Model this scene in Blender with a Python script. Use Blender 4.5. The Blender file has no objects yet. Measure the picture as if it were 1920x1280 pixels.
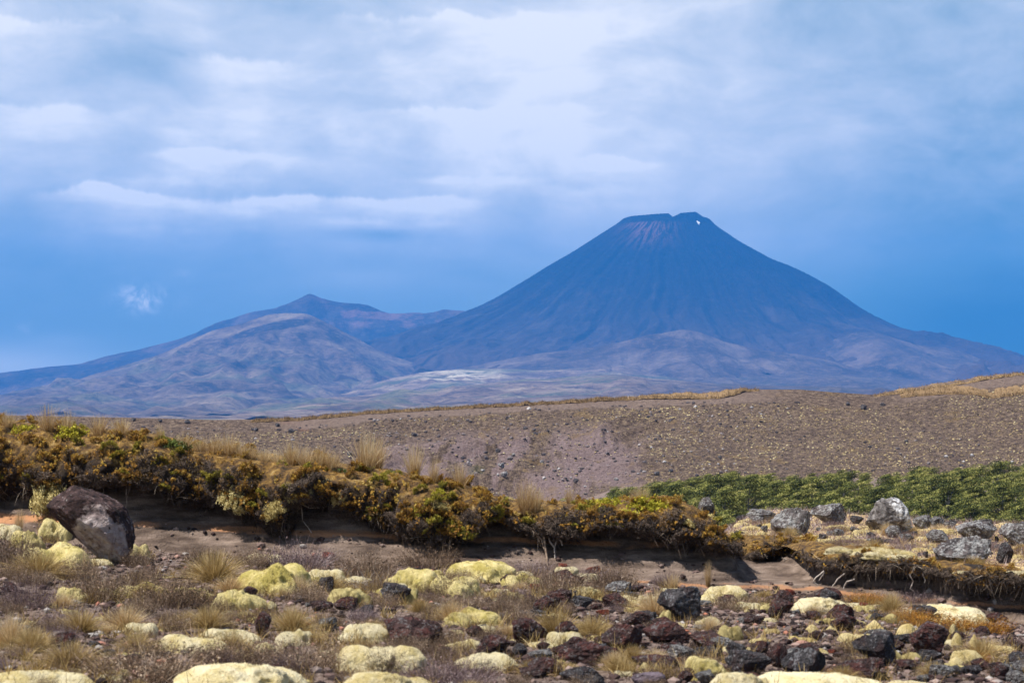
import bpy, math, random
import numpy as np
from math import radians

# ------------------------------------------------------------------ camera, sky, sun, exposure
SC = bpy.context.scene
COL = SC.collection
F = 3733.0            # focal length in photo pixels (1920 wide)
HOR = 780.0           # row of the true horizon
ZC = 1.7
cam_d = bpy.data.cameras.new('camera')
cam = bpy.data.objects.new('camera', cam_d); COL.objects.link(cam)
cam_d.sensor_width = 36; cam_d.lens = 36 * F / 1920
cam.location = (0, 0, ZC); cam.rotation_euler = (radians(90), 0, 0)
cam_d.shift_y = (HOR - 640) / 1920
cam_d.clip_start = 0.1; cam_d.clip_end = 60000
cam_d.dof.use_dof = True; cam_d.dof.focus_distance = 60; cam_d.dof.aperture_fstop = 6.3
SC.camera = cam
SC.view_settings.view_transform = 'Standard'; SC.view_settings.look = 'None'
SC.view_settings.exposure = 0.68; SC.view_settings.gamma = 1.0
SC.cycles.max_bounces = 6; SC.cycles.transparent_max_bounces = 8
SC.cycles.volume_bounces = 2

SUN = np.array([-0.44, -0.15, 0.885]); SUN /= np.linalg.norm(SUN)
SUN_EL = math.asin(SUN[2]); SUN_AZ = math.atan2(SUN[0], SUN[1])
sd = bpy.data.lights.new('sun', 'SUN'); sd.energy = 5.0; sd.angle = radians(0.5); sd.color = (1.0, 0.95, 0.87)
so = bpy.data.objects.new('sun', sd); COL.objects.link(so)
from mathutils import Vector
so.rotation_euler = Vector(SUN).to_track_quat('Z', 'Y').to_euler()


def s2l(c):
    return tuple((v / 255 / 12.92) if v / 255 <= 0.04045 else ((v / 255 + 0.055) / 1.055) ** 2.4 for v in c[:3]) + (1.0,)


# ------------------------------------------------------------------ node helpers
class X:
    """a float socket that makes Math nodes when computed with"""
    def __init__(s, nt, sock): s.nt = nt; s.s = sock
    def op(s, o, *a):
        n = s.nt.nodes.new('ShaderNodeMath'); n.operation = o
        for i, v in enumerate((s,) + a):
            if isinstance(v, X): s.nt.links.new(v.s, n.inputs[i])
            else: n.inputs[i].default_value = v
        return X(s.nt, n.outputs[0])
    def __add__(s, o): return s.op('ADD', o)
    __radd__ = __add__
    def __sub__(s, o): return s.op('SUBTRACT', o)
    def __rsub__(s, o): return (s * -1.0) + o
    def __mul__(s, o): return s.op('MULTIPLY', o)
    __rmul__ = __mul__
    def __truediv__(s, o): return s.op('DIVIDE', o)
    def sm(s, a, b):
        n = s.nt.nodes.new('ShaderNodeMapRange'); n.interpolation_type = 'SMOOTHSTEP'
        s.nt.links.new(s.s, n.inputs['Value'])
        for k, v in (('From Min', a), ('From Max', b)):
            n.inputs[k].default_value = v
        return X(s.nt, n.outputs[0])
    def clamp(s):
        return s.op('MAXIMUM', 0.0).op('MINIMUM', 1.0)


def node(nt, t, **kw):
    n = nt.nodes.new(t)
    for k, v in kw.items():
        if k in n.inputs.keys() if isinstance(k, str) else False:
            pass
        setattr(n, k, v)
    return n


def noise(nt, vec, scale, detail=4, rough=0.55, dist=0.0, out=0):
    n = nt.nodes.new('ShaderNodeTexNoise')
    if vec is not None: nt.links.new(vec, n.inputs['Vector'])
    n.inputs['Scale'].default_value = scale; n.inputs['Detail'].default_value = detail
    n.inputs['Roughness'].default_value = rough; n.inputs['Distortion'].default_value = dist
    return X(nt, n.outputs[0]) if out == 0 else n.outputs[1]


def ramp(nt, fac, stops, interp='LINEAR'):
    n = nt.nodes.new('ShaderNodeValToRGB'); n.color_ramp.interpolation = interp
    el = n.color_ramp.elements
    while len(el) > 1: el.remove(el[-1])
    el[0].position, el[0].color = stops[0][0], tuple(stops[0][1][:3]) + (1,)
    for p, c in stops[1:]:
        e = el.new(p); e.color = tuple(c[:3]) + (1,)
    nt.links.new(fac.s if isinstance(fac, X) else fac, n.inputs[0])
    return n.outputs[0]


def mix(nt, fac, a, b):
    n = nt.nodes.new('ShaderNodeMix'); n.data_type = 'RGBA'
    for i, v in ((0, fac), (6, a), (7, b)):
        if isinstance(v, X): v = v.s
        if isinstance(v, (tuple, list)): n.inputs[i].default_value = tuple(v[:3]) + (1,)
        elif isinstance(v, (int, float)): n.inputs[i].default_value = v
        else: nt.links.new(v, n.inputs[i])
    return n.outputs[2]


def sepxyz(nt, vec):
    n = nt.nodes.new('ShaderNodeSeparateXYZ'); nt.links.new(vec, n.inputs[0])
    return [X(nt, o) for o in n.outputs]


def comb(nt, a, b, c=0.0):
    n = nt.nodes.new('ShaderNodeCombineXYZ')
    for i, v in enumerate((a, b, c)):
        if isinstance(v, X): nt.links.new(v.s, n.inputs[i])
        else: n.inputs[i].default_value = v
    return n.outputs[0]


def pos(nt):
    return nt.nodes.new('ShaderNodeNewGeometry').outputs['Position']


def objc(nt):
    return nt.nodes.new('ShaderNodeTexCoord').outputs['Object']


def material(name, fn, rough=0.95, bump=None, sheen=0.0, spec=0.2, transl=0.0, bumpdist=0.02):
    m = bpy.data.materials.new(name); m.use_nodes = True
    nt = m.node_tree; nt.nodes.clear()
    out = nt.nodes.new('ShaderNodeOutputMaterial'); b = nt.nodes.new('ShaderNodeBsdfPrincipled')
    c = fn(nt)
    nt.links.new(c, b.inputs['Base Color'])
    b.inputs['Roughness'].default_value = rough; b.inputs['Specular IOR Level'].default_value = spec
    if sheen:
        b.inputs['Sheen Weight'].default_value = sheen; b.inputs['Sheen Roughness'].default_value = 0.6
        nt.links.new(c, b.inputs['Sheen Tint'])
    if bump:
        h = bump(nt); bn = nt.nodes.new('ShaderNodeBump'); bn.inputs['Distance'].default_value = bumpdist
        nt.links.new(h.s, bn.inputs['Height']); nt.links.new(bn.outputs[0], b.inputs['Normal'])
    if transl:
        t = nt.nodes.new('ShaderNodeBsdfTranslucent'); nt.links.new(c, t.inputs['Color'])
        ms = nt.nodes.new('ShaderNodeMixShader'); ms.inputs[0].default_value = transl
        nt.links.new(b.outputs[0], ms.inputs[1]); nt.links.new(t.outputs[0], ms.inputs[2])
        nt.links.new(ms.outputs[0], out.inputs[0])
    else:
        nt.links.new(b.outputs[0], out.inputs[0])
    return m


# ------------------------------------------------------------------ world
def make_world():
    w = bpy.data.worlds.new('World'); SC.world = w; w.use_nodes = True
    nt = w.node_tree; nt.nodes.clear()
    out = nt.nodes.new('ShaderNodeOutputWorld')
    sky = nt.nodes.new('ShaderNodeTexSky'); sky.sky_type = 'NISHITA'; sky.sun_disc = False
    sky.sun_elevation = SUN_EL; sky.sun_rotation = SUN_AZ
    b1 = nt.nodes.new('ShaderNodeBackground'); b1.inputs[1].default_value = 0.06
    nt.links.new(sky.outputs[0], b1.inputs[0])
    d = nt.nodes.new('ShaderNodeTexCoord').outputs['Generated']
    x, y, z = sepxyz(nt, d)
    az = x.op('ARCTAN2', y)
    el = z.op('ARCSINE')
    P = az * (F / 1000.0); Q = el * (F / 1000.0)
    cw = comb(nt, P, Q * 1.9, 0.0)
    warp = noise(nt, cw, 1.6, 3, 0.5) - 0.5
    warp2 = noise(nt, comb(nt, P, Q * 1.9, 7.3), 1.8, 3, 0.5) - 0.5
    cv = comb(nt, P + warp * 0.35, Q * 1.9 + warp2 * 0.35, 2.0)
    big = noise(nt, cv, 1.5, 3, 0.5) - 0.5
    med = noise(nt, cv, 4.2, 5, 0.52) - 0.5
    fine = noise(nt, comb(nt, P * 0.45, Q * 1.5, 5.0), 17.0, 4, 0.55) - 0.5
    def gs(px, row, sx, sy, a):
        dx = (P - (px - 960) / 1000.0) / (sx / 1000.0); dy = (Q - (HOR - row) / 1000.0) / (sy / 1000.0)
        return (dx * dx + dy * dy).op('MULTIPLY', -1.0).op('EXPONENT') * a
    D = Q.sm(0.10, 0.60) * 0.46 + 0.27
    D = D + big * 0.40 * Q.sm(0.15, 0.5) + med * 0.72 * Q.sm(0.12, 0.5) + (noise(nt, cv, 8.0, 7, 0.62) - .5) * 0.42 * Q.sm(0.2, 0.5) + fine * 0.08 * Q.sm(.1, .25)
    D = D - P.sm(0.30, 1.05) * 0.24
    for g in ((1090, 150, 260, 170, .30), (470, 190, 120, 120, .16), (230, 230, 150, 60, .12), (60, 130, 120, 60, .10),
              (230, 130, 110, 45, -.12), (780, 250, 120, 130, -.06), (1500, 20, 200, 90, -.10), (1240, 400, 300, 90, .14), (1330, 330, 260, 70, .08),
              (720, 441, 95, 14, -.26), (1000, 470, 200, 40, .05), (650, 530, 110, 18, .06), (1050, 560, 150, 30, .04),
              (0, 690, 230, 42, .42), (130, 640, 60, 14, .06), (100, 500, 260, 60, -.07),
              (1780, 600, 260, 70, -.10), (1500, 470, 260, 40, .05)):
        D = D + gs(*g)
    # cumulus banks: a bright crinkled upper edge that fades downwards
    crk = noise(nt, comb(nt, P, Q * 0.5, 3.0), 13.0, 5, 0.6) - 0.5
    def bank(row, px0, px1, fall, a, crink=0.03, peak=None):
        top = (crk * crink + warp * 0.03) + (HOR - row) / 1000.0
        if peak: top = top + gs(peak[0], row, peak[1], 9000, peak[2] / 1000.0)
        dq = top - Q
        edge = dq.sm(-0.004, 0.011)
        body = (dq.op('MAXIMUM', 0.0) * (-1000.0 / fall)).op('EXPONENT')
        win = P.sm((px0 - 960) / 1000.0, (px0 - 840) / 1000.0) * (1.0 - P.sm((px1 - 1110) / 1000.0, (px1 - 960) / 1000.0))
        return edge * body * win * a * (fine * 1.6 + crk * 1.4 + 1.0)
    D = D + bank(372, 40, 960, 46, .50, .035, (190, 75, 26))
    D = D + bank(292, 240, 600, 55, .34, .022, (380, 90, 12))
    D = D + bank(248, 250, 480, 30, .14, .022)
    D = D + bank(334, 720, 1060, 26, .32, .02)
    D = D + bank(306, 1020, 1300, 40, .34, .035, (1130, 60, 12))
    D = D + bank(352, 960, 1240, 30, .16, .03)
    D = D + bank(215, -160, 300, 70, .20, .05)
    D = D + bank(412, 540, 900, 26, .20, .03) + bank(336, 140, 560, 34, .16, .03) + bank(385, 960, 1300, 26, .10, .03) + bank(120, 300, 640, 70, .22, .06) + bank(205, 640, 1180, 80, .16, .06) + bank(62, -150, 330, 50, .22, .08) + bank(36, 560, 1180, 90, .16, .08) + bank(430, 60, 520, 30, .10, .03)
    # wisps
    wn = noise(nt, comb(nt, P, Q, 9.0), 22.0, 5, 0.65, 0.6)
    for g in ((278, 566, 42, 20, .80), (258, 556, 22, 14, .3), (75, 618, 20, 9, .35), (350, 518, 18, 12, .14)):
        D = D + gs(*g) * wn.sm(0.38, 0.68)
    col = ramp(nt, D.clamp(), [(0, (.07, .20, .30)), (.2, (.18, .35, .46)), (.4, (.35, .50, .63)), (.6, (.54, .65, .77)),
                               (.8, (.76, .82, .90)), (1, (1.06, 1.06, 1.06))])
    b2 = nt.nodes.new('ShaderNodeBackground'); nt.links.new(col, b2.inputs[0]); b2.inputs[1].default_value = 0.63
    ms = nt.nodes.new('ShaderNodeMixShader')
    cover = 0.97 - el.sm(0.22, 0.6) * 0.72 - y.sm(0.5, -0.3) * 0.15
    nt.links.new(cover.clamp().s, ms.inputs[0])
    nt.links.new(b1.outputs[0], ms.inputs[1]); nt.links.new(b2.outputs[0], ms.inputs[2])
    nt.links.new(ms.outputs[0], out.inputs[0])
make_world()

# ------------------------------------------------------------------ numpy noise
_rs = np.random.RandomState(7)
_P = _rs.permutation(1024); _P = np.concatenate([_P, _P, _P])
_G2 = np.stack([np.cos(np.arange(1024) * 2.399), np.sin(np.arange(1024) * 2.399)], 1)
_G3 = _rs.normal(size=(1024, 3)); _G3 /= np.linalg.norm(_G3, axis=1)[:, None]


def pn2(x, y):
    xi = np.floor(x).astype(np.int64); yi = np.floor(y).astype(np.int64)
    xf = x - xi; yf = y - yi
    u = xf * xf * xf * (xf * (xf * 6 - 15) + 10); v = yf * yf * yf * (yf * (yf * 6 - 15) + 10)
    def g(a, b, dx, dy):
        h = _P[_P[a & 1023] + (b & 1023)]
        return _G2[h, 0] * dx + _G2[h, 1] * dy
    n00 = g(xi, yi, xf, yf); n10 = g(xi + 1, yi, xf - 1, yf)
    n01 = g(xi, yi + 1, xf, yf - 1); n11 = g(xi + 1, yi + 1, xf - 1, yf - 1)
    return ((n00 * (1 - u) + n10 * u) * (1 - v) + (n01 * (1 - u) + n11 * u) * v) * 1.5


def fb2(x, y, o=4, g=0.5, ridge=False):
    x = np.asarray(x, float); y = np.asarray(y, float)
    s = 0; a = 1; t = 0
    for k in range(o):
        n = pn2(x + k * 17.3, y - k * 9.1)
        if ridge: n = 1 - 2 * np.abs(n)
        s = s + a * n; t += a; a *= g; x = x * 2.03; y = y * 2.03
    return s / t


def pn3(p):
    i = np.floor(p).astype(np.int64); f = p - i
    w = f * f * f * (f * (f * 6 - 15) + 10)
    r = 0
    for a in (0, 1):
        for b in (0, 1):
            for c in (0, 1):
                h = _P[_P[_P[(i[:, 0] + a) & 1023] + ((i[:, 1] + b) & 1023)] + ((i[:, 2] + c) & 1023)]
                d = f - np.array([a, b, c])
                k = (w[:, 0] if a else 1 - w[:, 0]) * (w[:, 1] if b else 1 - w[:, 1]) * (w[:, 2] if c else 1 - w[:, 2])
                r = r + k * (_G3[h] * d).sum(1)
    return r * 1.5


def fb3(p, o=4, g=0.5, ridge=False):
    s = 0; a = 1; t = 0
    for k in range(o):
        n = pn3(p * (2.03 ** k) + k * 13.7)
        if ridge: n = 1 - 2 * np.abs(n)
        s = s + a * n; t += a; a *= g
    return s / t


def sms(x, a, b):
    t = np.clip((x - a) / (b - a), 0, 1); return t * t * (3 - 2 * t)


def interp(x, pts):
    p = np.array(pts, float); return np.interp(x, p[:, 0], p[:, 1])


def smooth_interp(x, pts, w):
    return sum(interp(x + d, pts) for d in (-w, -w / 2, 0, w / 2, w)) / 5


# ------------------------------------------------------------------ mesh helpers
def mesh(name, V, Fc, mats, smooth=False, tint=None, midx=None):
    """V (n,3); Fc (m,3|4) array, or a list of such arrays"""
    V = np.asarray(V, np.float32)
    if not isinstance(Fc, list): Fc = [Fc]
    Fc = [np.asarray(f, np.int32) for f in Fc if len(f)]
    me = bpy.data.meshes.new(name)
    nl = sum(f.size for f in Fc); nf = sum(len(f) for f in Fc)
    me.vertices.add(len(V)); me.vertices.foreach_set('co', V.ravel())
    me.loops.add(nl); me.loops.foreach_set('vertex_index', np.concatenate([f.ravel() for f in Fc]))
    me.polygons.add(nf)
    tot = np.concatenate([np.full(len(f), f.shape[1], np.int32) for f in Fc])
    st = np.concatenate([[0], np.cumsum(tot)[:-1]]).astype(np.int32)
    me.polygons.foreach_set('loop_start', st)
    me.polygons.foreach_set('loop_total', tot)
    if not isinstance(mats, (list, tuple)): mats = [mats]
    for m in mats: me.materials.append(m)
    if midx is not None: me.polygons.foreach_set('material_index', np.asarray(midx, np.int32))
    me.polygons.foreach_set('use_smooth', np.full(nf, smooth))
    if tint is not None:
        at = me.attributes.new('tint', 'FLOAT', 'FACE'); at.data.foreach_set('value', np.asarray(tint, np.float32))
    me.update(calc_edges=True)
    me.validate()
    return me


def obj(name, me, parent=None, label=None, cat=None, group=None, kind=None, loc=(0, 0, 0), rot=(0, 0, 0), scale=(1, 1, 1)):
    o = bpy.data.objects.new(name, me); COL.objects.link(o)
    o.location = loc; o.rotation_euler = rot; o.scale = scale
    if parent: o.parent = parent
    if label: o['label'] = label
    if cat: o['category'] = cat
    if group: o['group'] = group
    if kind: o['kind'] = kind
    return o


def grid_faces(nr, nc):
    a = np.arange(nr * nc).reshape(nr, nc)
    return np.stack([a[:-1, :-1], a[:-1, 1:], a[1:, 1:], a[1:, :-1]], -1).reshape(-1, 4)


def ico(sub):
    import bmesh
    bm = bmesh.new(); bmesh.ops.create_icosphere(bm, subdivisions=sub, radius=1)
    V = np.array([v.co[:] for v in bm.verts]); Fc = np.array([[v.index for v in f.verts] for f in bm.faces]); bm.free()
    return V, Fc
ICO = {k: ico(k) for k in (1, 2, 3, 4, 5, 6)}


def unproj(px, row, Y):
    return np.array([(px - 960) / F * Y, Y, ZC + (HOR - row) / F * Y])


def tintramp(stops, extra=None):
    """colour from the per-leaf tint attribute"""
    def fn(nt):
        a = nt.nodes.new('ShaderNodeAttribute'); a.attribute_name = 'tint'
        f = X(nt, a.outputs['Fac'])
        oi = X(nt, nt.nodes.new('ShaderNodeObjectInfo').outputs['Random'])
        f = f + (oi - 0.5) * 0.22
        return ramp(nt, f.clamp(), stops)
    return fn


# ------------------------------------------------------------------ foreground ground shape
FOOT = [(-1400, 22.0, 930), (-300, 21.5, 960), (0, 21.0, 985), (200, 20.5, 1030), (500, 20.3, 1048), (800, 20.0, 1062), (1000, 20.0, 1075), (1200, 19.8, 1092),
        (1450, 19.8, 1108), (1600, 19.4, 1122), (1700, 19.0, 1135), (1850, 18.5, 1165), (1920, 18.2, 1176), (2300, 17.6, 1215), (3400, 16.5, 1260)]
LIP = [(-1400, 900), (-200, 915), (0, 925), (60, 932), (130, 930), (150, 906), (200, 905), (290, 912), (320, 938), (420, 948), (470, 968), (500, 1000), (530, 998), (545, 938),
       (600, 942), (660, 962), (720, 996), (800, 1015), (860, 1018), (900, 1000), (935, 965), (962, 985), (1000, 1000), (1050, 1004), (1100, 1000), (1120, 984),
       (1180, 990), (1240, 1012), (1320, 1024), (1370, 1032), (1400, 1034)]
TOP = [(-1400, 750), (-200, 772), (0, 786), (40, 788), (150, 799), (230, 806), (300, 820), (400, 836), (500, 852), (600, 862), (700, 876), (800, 892), (860, 902), (900, 914),
       (940, 934), (1000, 940), (1100, 940), (1200, 936), (1270, 931), (1300, 940), (1340, 958), (1365, 985), (1400, 1012)]
_f = np.array(FOOT)
FX = (_f[:, 0] - 960) / F * _f[:, 1]; FY = _f[:, 1]; FZ = ZC + (HOR - _f[:, 2]) / F * FY


def yfoot(x):
    return (np.interp(x - .4, FX, FY) + np.interp(x, FX, FY) + np.interp(x + .4, FX, FY)) / 3 + 0.12 * fb2(np.asarray(x, float) * 1.3, np.zeros_like(np.asarray(x, float)) + 3.3, 3)


def zfoot(x):
    return (np.interp(x - .4, FX, FZ) + np.interp(x, FX, FZ) + np.interp(x + .4, FX, FZ)) / 3


def px_at(x, y): return 960 + x * F / y


XG0, XG1 = (1388 - 960) / F * 20, (1545 - 960) / F * 20      # the gap between the banks


def gapw(x): return sms(x, XG0 - .05, XG0 + .35) * (1 - sms(x, XG1 - .3, XG1 + .15))


def zplat(x, px):
    left = ZC + (HOR - interp(px, LIP)) / F * 20.6 + 0.13
    left = np.minimum(left, ZC + (HOR - interp(px, TOP) - 10) / F * 21 - .10)
    left = (left + ZC + (HOR - smooth_interp(px, LIP, 60)) / F * 20.6 + 0.10) / 2
    w = sms(x, XG0 - .15, XG0 + .15)
    right = 0.16 - .10 * sms(x, 3.5, 7)
    return left * (1 - w) + right * w


def G(x, y, detail=True):
    x = np.asarray(x, float); y = np.asarray(y, float)
    yf = yfoot(x); zf = zfoot(x)
    z0 = 0.12 - 0.035 * x
    t = np.clip((y - 11) / (yf - 11), -1.5, 1)
    front = z0 + (zf - z0) * np.where(t > 0, t, 0)
    front = front - 0.25 * sms(-y, -6, 20)
    px = px_at(x, np.maximum(yf, 5))
    wf = 0.92 + 1.8 * gapw(x) - 0.25 * (x > XG1)
    s = np.clip((y - yf) / wf, 0, 1)
    kk = 0.62
    prof = np.where(s < kk, 0.55 * s / kk, 0.55 + 0.45 * (np.maximum(s - kk, 0) / (1 - kk)) ** 0.7)
    prof = prof * (1 - gapw(x)) + gapw(x) * s
    zp = zplat(x, px)
    z = np.where(y < yf, front, zf + (zp - zf) * prof)
    # higher ground behind the left bank, then falling away to the gully
    yE = np.where(x > XG0 + .3, 33.0, 25.0) ; yE = 25.0 + 8 * sms(x, XG0 + .2, XG0 + 2.5) - 3.5 * sms(x, 4.5, 8)
    back = zp + 0.10 * sms(y, yf + 1, yf + 3) * (1 - sms(x, XG0 - .3, XG0 + .3))
    back = back - .07 * np.maximum(y - yf - 1.5, 0) * (1 - sms(x, XG0 - .2, XG0 + .4))
    far = np.maximum(y - yE, 0)
    drop = np.where(far < 6, 0.02 * far * far, 0.72 + 0.24 * (far - 6))
    gully = -12.5 + 4.4 * sms(x, -4, 14) + 2.2 * sms(y, 120, 185) * sms(x, -5, 25)
    z2 = np.maximum(back - drop, gully)
    z = np.where(y > yf + wf, z2, z)
    if detail:
        near = 1 - sms(y, 60, 200)
        flat = np.where(y < yf, 1.0, 0.35) * (1 - 0.3 * gapw(x))
        z = z + near * flat * (0.055 * fb2(x * 0.8, y * 0.8, 3) + 0.030 * fb2(x * 3.1, y * 3.1, 4))
        z = z + near * 0.008 * fb2(x * 11, y * 11, 3)
        # little erosion steps on the bare sand
        onface = (s > 0.03) & (s < 0.97)
        z = z + np.where(onface, 0.018 * np.sin(z * 62 + 2.5 * fb2(x * 0.7, y * 0.7, 2) + x * .8), 0)
    z = z + 1.5 * fb2(x * .02, y * .02, 3) * sms(y, 60, 120) * (1 - sms(y, 2500, 4500))
    # the far plain rises towards the mountains
    pxf = 960 + x * F / np.maximum(y, 1)
    zfar = interp(y, [(0, 0), (330, -16), (1500, -14), (3000, -5), (4200, -8), (9000, -10), (14000, -20), (40000, -120)])
    zfar = zfar * (0.82 + 0.25 * sms(pxf, 250, 900) - .18 * sms(pxf, 1500, 1900))
    ampl = 10 * sms(y, 1500, 6500)
    rx = x + 260 * fb2(x / 1500, y / 1500, 2)
    zfar = zfar + ampl * (fb2(rx / 900, y / 1300, 5, .52) * .9 + 0.45 * fb2(rx / 300 + 9, y / 420, 5, .55, ridge=True))
    zfar = zfar + 5 * sms(y, 1500, 3000) * fb2(x / 250, y / 420, 4)
    return np.where(y > 330, z * (1 - sms(y, 330, 900)) + zfar * sms(y, 330, 900), z)


def hit(px, row, y0=7.0, y1=60.0):
    Y = np.arange(y0, y1, 0.02)
    zr = ZC + (HOR - row) / F * Y
    zg = G((px - 960) / F * Y, Y)
    k = np.nonzero(zr <= zg)[0]
    Yh = Y[k[0]] if len(k) else y1
    return np.array([(px - 960) / F * Yh, Yh, float(G((px - 960) / F * Yh, Yh))])


# ------------------------------------------------------------------ materials
def ground_col(nt):
    p = pos(nt); x, y, z = sepxyz(nt, p)
    n1 = noise(nt, p, 2.2, 5, 0.6); n2 = noise(nt, p, 28, 4, 0.7); n3 = noise(nt, p, 130, 2, 0.6)
    c = ramp(nt, (n2 * 0.6 + n3 * 0.4), [(.33, (.040, .028, .025)), (.46, (.115, .080, .068)), (.57, (.22, .165, .14)), (.67, (.46, .37, .31))])
    c = mix(nt, n1.sm(.48, .66) * .5, c, (.13, .10, .095))
    # bare sand of the eroded face: grey brown with rusty layers
    sn = noise(nt, p, 3.0, 4, .6)
    sand = ramp(nt, noise(nt, comb(nt, x, y, z * 5.0), 2.6, 5, .6), [(.36, (.075, .052, .041)), (.47, (.135, .097, .076)), (.56, (.19, .14, .112)), (.66, (.27, .205, .165))])
    lay = (z + (sn - .5) * .14 + x * 0.035)
    rust = lay.sm(.385, .415) * (1.0 - lay.sm(.440, .465)) + lay.sm(.055, .075) * (1.0 - lay.sm(.085, .10)) * 0.7
    sand = mix(nt, (rust * noise(nt, p, 1.1, 3, .6).sm(.38, .52)).clamp(), sand, (.44, .22, .11))
    a = nt.nodes.new('ShaderNodeAttribute'); a.attribute_name = 'zone'
    zone = X(nt, a.outputs['Fac'])
    bare = (zone + (noise(nt, p, 6, 4, .6) - .5) * .5).sm(.42, .58)
    c = mix(nt, bare, c, sand)
    # terrace top and gully: litter of straw, moss and pink heath
    ter = ramp(nt, noise(nt, p, 7, 5, .65), [(.32, (.14, .08, .055)), (.44, (.27, .16, .11)), (.52, (.50, .37, .17)), (.60, (.62, .48, .24)), (.68, (.30, .17, .12))])
    b = nt.nodes.new('ShaderNodeAttribute'); b.attribute_name = 'terrace'
    c = mix(nt, X(nt, b.outputs['Fac']), c, ter)
    # far plain : lava country, pale tussock and heath
    pv = comb(nt, x * .001, y * .0007, z * .006)
    fn = noise(nt, pv, 2.3, 7, .62, .7)
    far = ramp(nt, fn, [(.36, (.05, .042, .04)), (.44, (.13, .09, .075)), (.52, (.23, .165, .13)), (.60, (.34, .27, .20)), (.70, (.50, .43, .31))])
    grn = noise(nt, comb(nt, x * .001, y * .0006, 4.0), 2.0, 4, .6).sm(.52, .62)
    far = mix(nt, grn * .55, far, (.085, .12, .055))
    lines = noise(nt, comb(nt, x * .0012, y * .0009, 8.0), 2.6, 6, .55, 1.2)
    vein = 1.0 - ((lines - .5).op('ABSOLUTE')).sm(.0, .012)
    far = mix(nt, vein * .55, far, (.07, .055, .06))
    # the bright ash flat at the foot of the saddle
    ux = x / y
    ash = ((((ux - (.5 * (870 + 840) - 960) / F) / .022).op('POWER', 2.0) + ((y - 8300.0) / 900.0).op('POWER', 2.0)) * -1.0).op('EXPONENT')
    far = mix(nt, (ash * 1.3 * noise(nt, pv, 9, 5, .6).sm(.42, .55)).clamp(), far, (.72, .66, .52))
    return mix(nt, y.sm(400, 900), c, far)


def ground_bump(nt):
    p = pos(nt); x, y, z = sepxyz(nt, p)
    return (noise(nt, p, 45, 4, .7) + noise(nt, p, 12, 3, .6)) * (1.0 - y.sm(60, 200))
M = {}
M['ground'] = material('volcanic_soil', ground_col, bump=ground_bump, bumpdist=.02)


def lichen_rock(base, dark, lich, amt, obj_space=True, red=(.10, .028, .022), redamt=.5):
    def fn(nt):
        p = objc(nt)
        oi = X(nt, nt.nodes.new('ShaderNodeObjectInfo').outputs['Random'])
        v = nt.nodes.new('ShaderNodeVectorMath'); v.operation = 'ADD'; nt.links.new(p, v.inputs[0])
        nt.links.new(comb(nt, oi * 37.0, oi * 91.0, oi * 13.0), v.inputs[1]); p = v.outputs[0]
        a = noise(nt, p, 2.2, 5, .65)
        c = ramp(nt, a, [(.35, dark), (.6, base)])
        c = mix(nt, noise(nt, p, 3.4, 4, .6).sm(.48, .6) * redamt, c, red)
        nrm = sepxyz(nt, nt.nodes.new('ShaderNodeNewGeometry').outputs['Normal'])
        l = (noise(nt, p, 5.5, 6, .72) + noise(nt, p, 19, 3, .6) * .5)
        c = mix(nt, l.sm(.93 - amt, .97 - amt * .8) * .85, c, lich)
        c = mix(nt, noise(nt, p, 26, 3, .6).sm(.66, .72) * .4, c, (.42, .41, .39))
        return c
    return fn


def rock_bump(nt):
    p = objc(nt)
    v = nt.nodes.new('ShaderNodeTexVoronoi'); v.inputs['Scale'].default_value = 11; nt.links.new(p, v.inputs['Vector'])
    return noise(nt, p, 9, 6, .7) + X(nt, v.outputs['Distance']) * .5
M['rock_maroon'] = material('maroon_lava_rock', lichen_rock((.120, .068, .064), (.030, .017, .018), (.24, .22, .22), .13, red=(.16,.045,.038)), bump=rock_bump, bumpdist=.12)
M['rock_dark'] = material('dark_lava_rock', lichen_rock((.105, .098, .105), (.030, .026, .030), (.27, .27, .29), .14, redamt=.2), bump=rock_bump, bumpdist=.12)
M['rock_grey'] = material('grey_lichened_rock', lichen_rock((.20, .18, .18), (.075, .065, .068), (.42, .42, .42), .20, redamt=.12), bump=rock_bump, bumpdist=.10)
M['rock_pink'] = material('pale_pinkish_rock', lichen_rock((.33, .25, .235), (.17, .12, .115), (.46, .44, .43), .17, redamt=.10), bump=rock_bump, bumpdist=.08)
M['rock_red'] = material('brick_red_rock', lichen_rock((.36, .10, .06), (.15, .04, .03), (.42, .30, .25), .10, red=(.42, .09, .05)), bump=rock_bump, bumpdist=.08)
M['rock_purple'] = material('smooth_purple_rock', lichen_rock((.19, .15, .18), (.10, .075, .09), (.3, .28, .30), .05, redamt=.1), bump=rock_bump, bumpdist=.03)


def hero_col(nt):
    p = objc(nt); x, y, z = sepxyz(nt, p)
    n = noise(nt, p, 2.6, 6, .68); n2 = noise(nt, p, 9, 5, .7)
    dark = ramp(nt, n2, [(.35, (.018, .013, .013)), (.5, (.060, .036, .035)), (.60, (.11, .068, .064)), (.68, (.26, .23, .23))])
    pale = ramp(nt, n2, [(.35, (.20, .15, .145)), (.5, (.42, .335, .32)), (.66, (.58, .50, .48))])
    f = (1.0 - ((x - .05) / .30).op('POWER', 2.0) - ((z - .10) / .50).op('POWER', 2.0) + (n - .5) * 2.8 + .45).sm(.15, .4)
    c = mix(nt, f, dark, pale)
    c = mix(nt, (noise(nt, p, 5.5, 6, .75) + x * .05 + z * -.03).sm(.60, .66) * .9, c, (.56, .53, .50))
    return mix(nt, noise(nt, p, 11, 5, .7).sm(.62, .66) * f, c, (.03, .025, .025))
M['hero'] = material('boulder_stone', hero_col, bump=rock_bump, bumpdist=.10)


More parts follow.
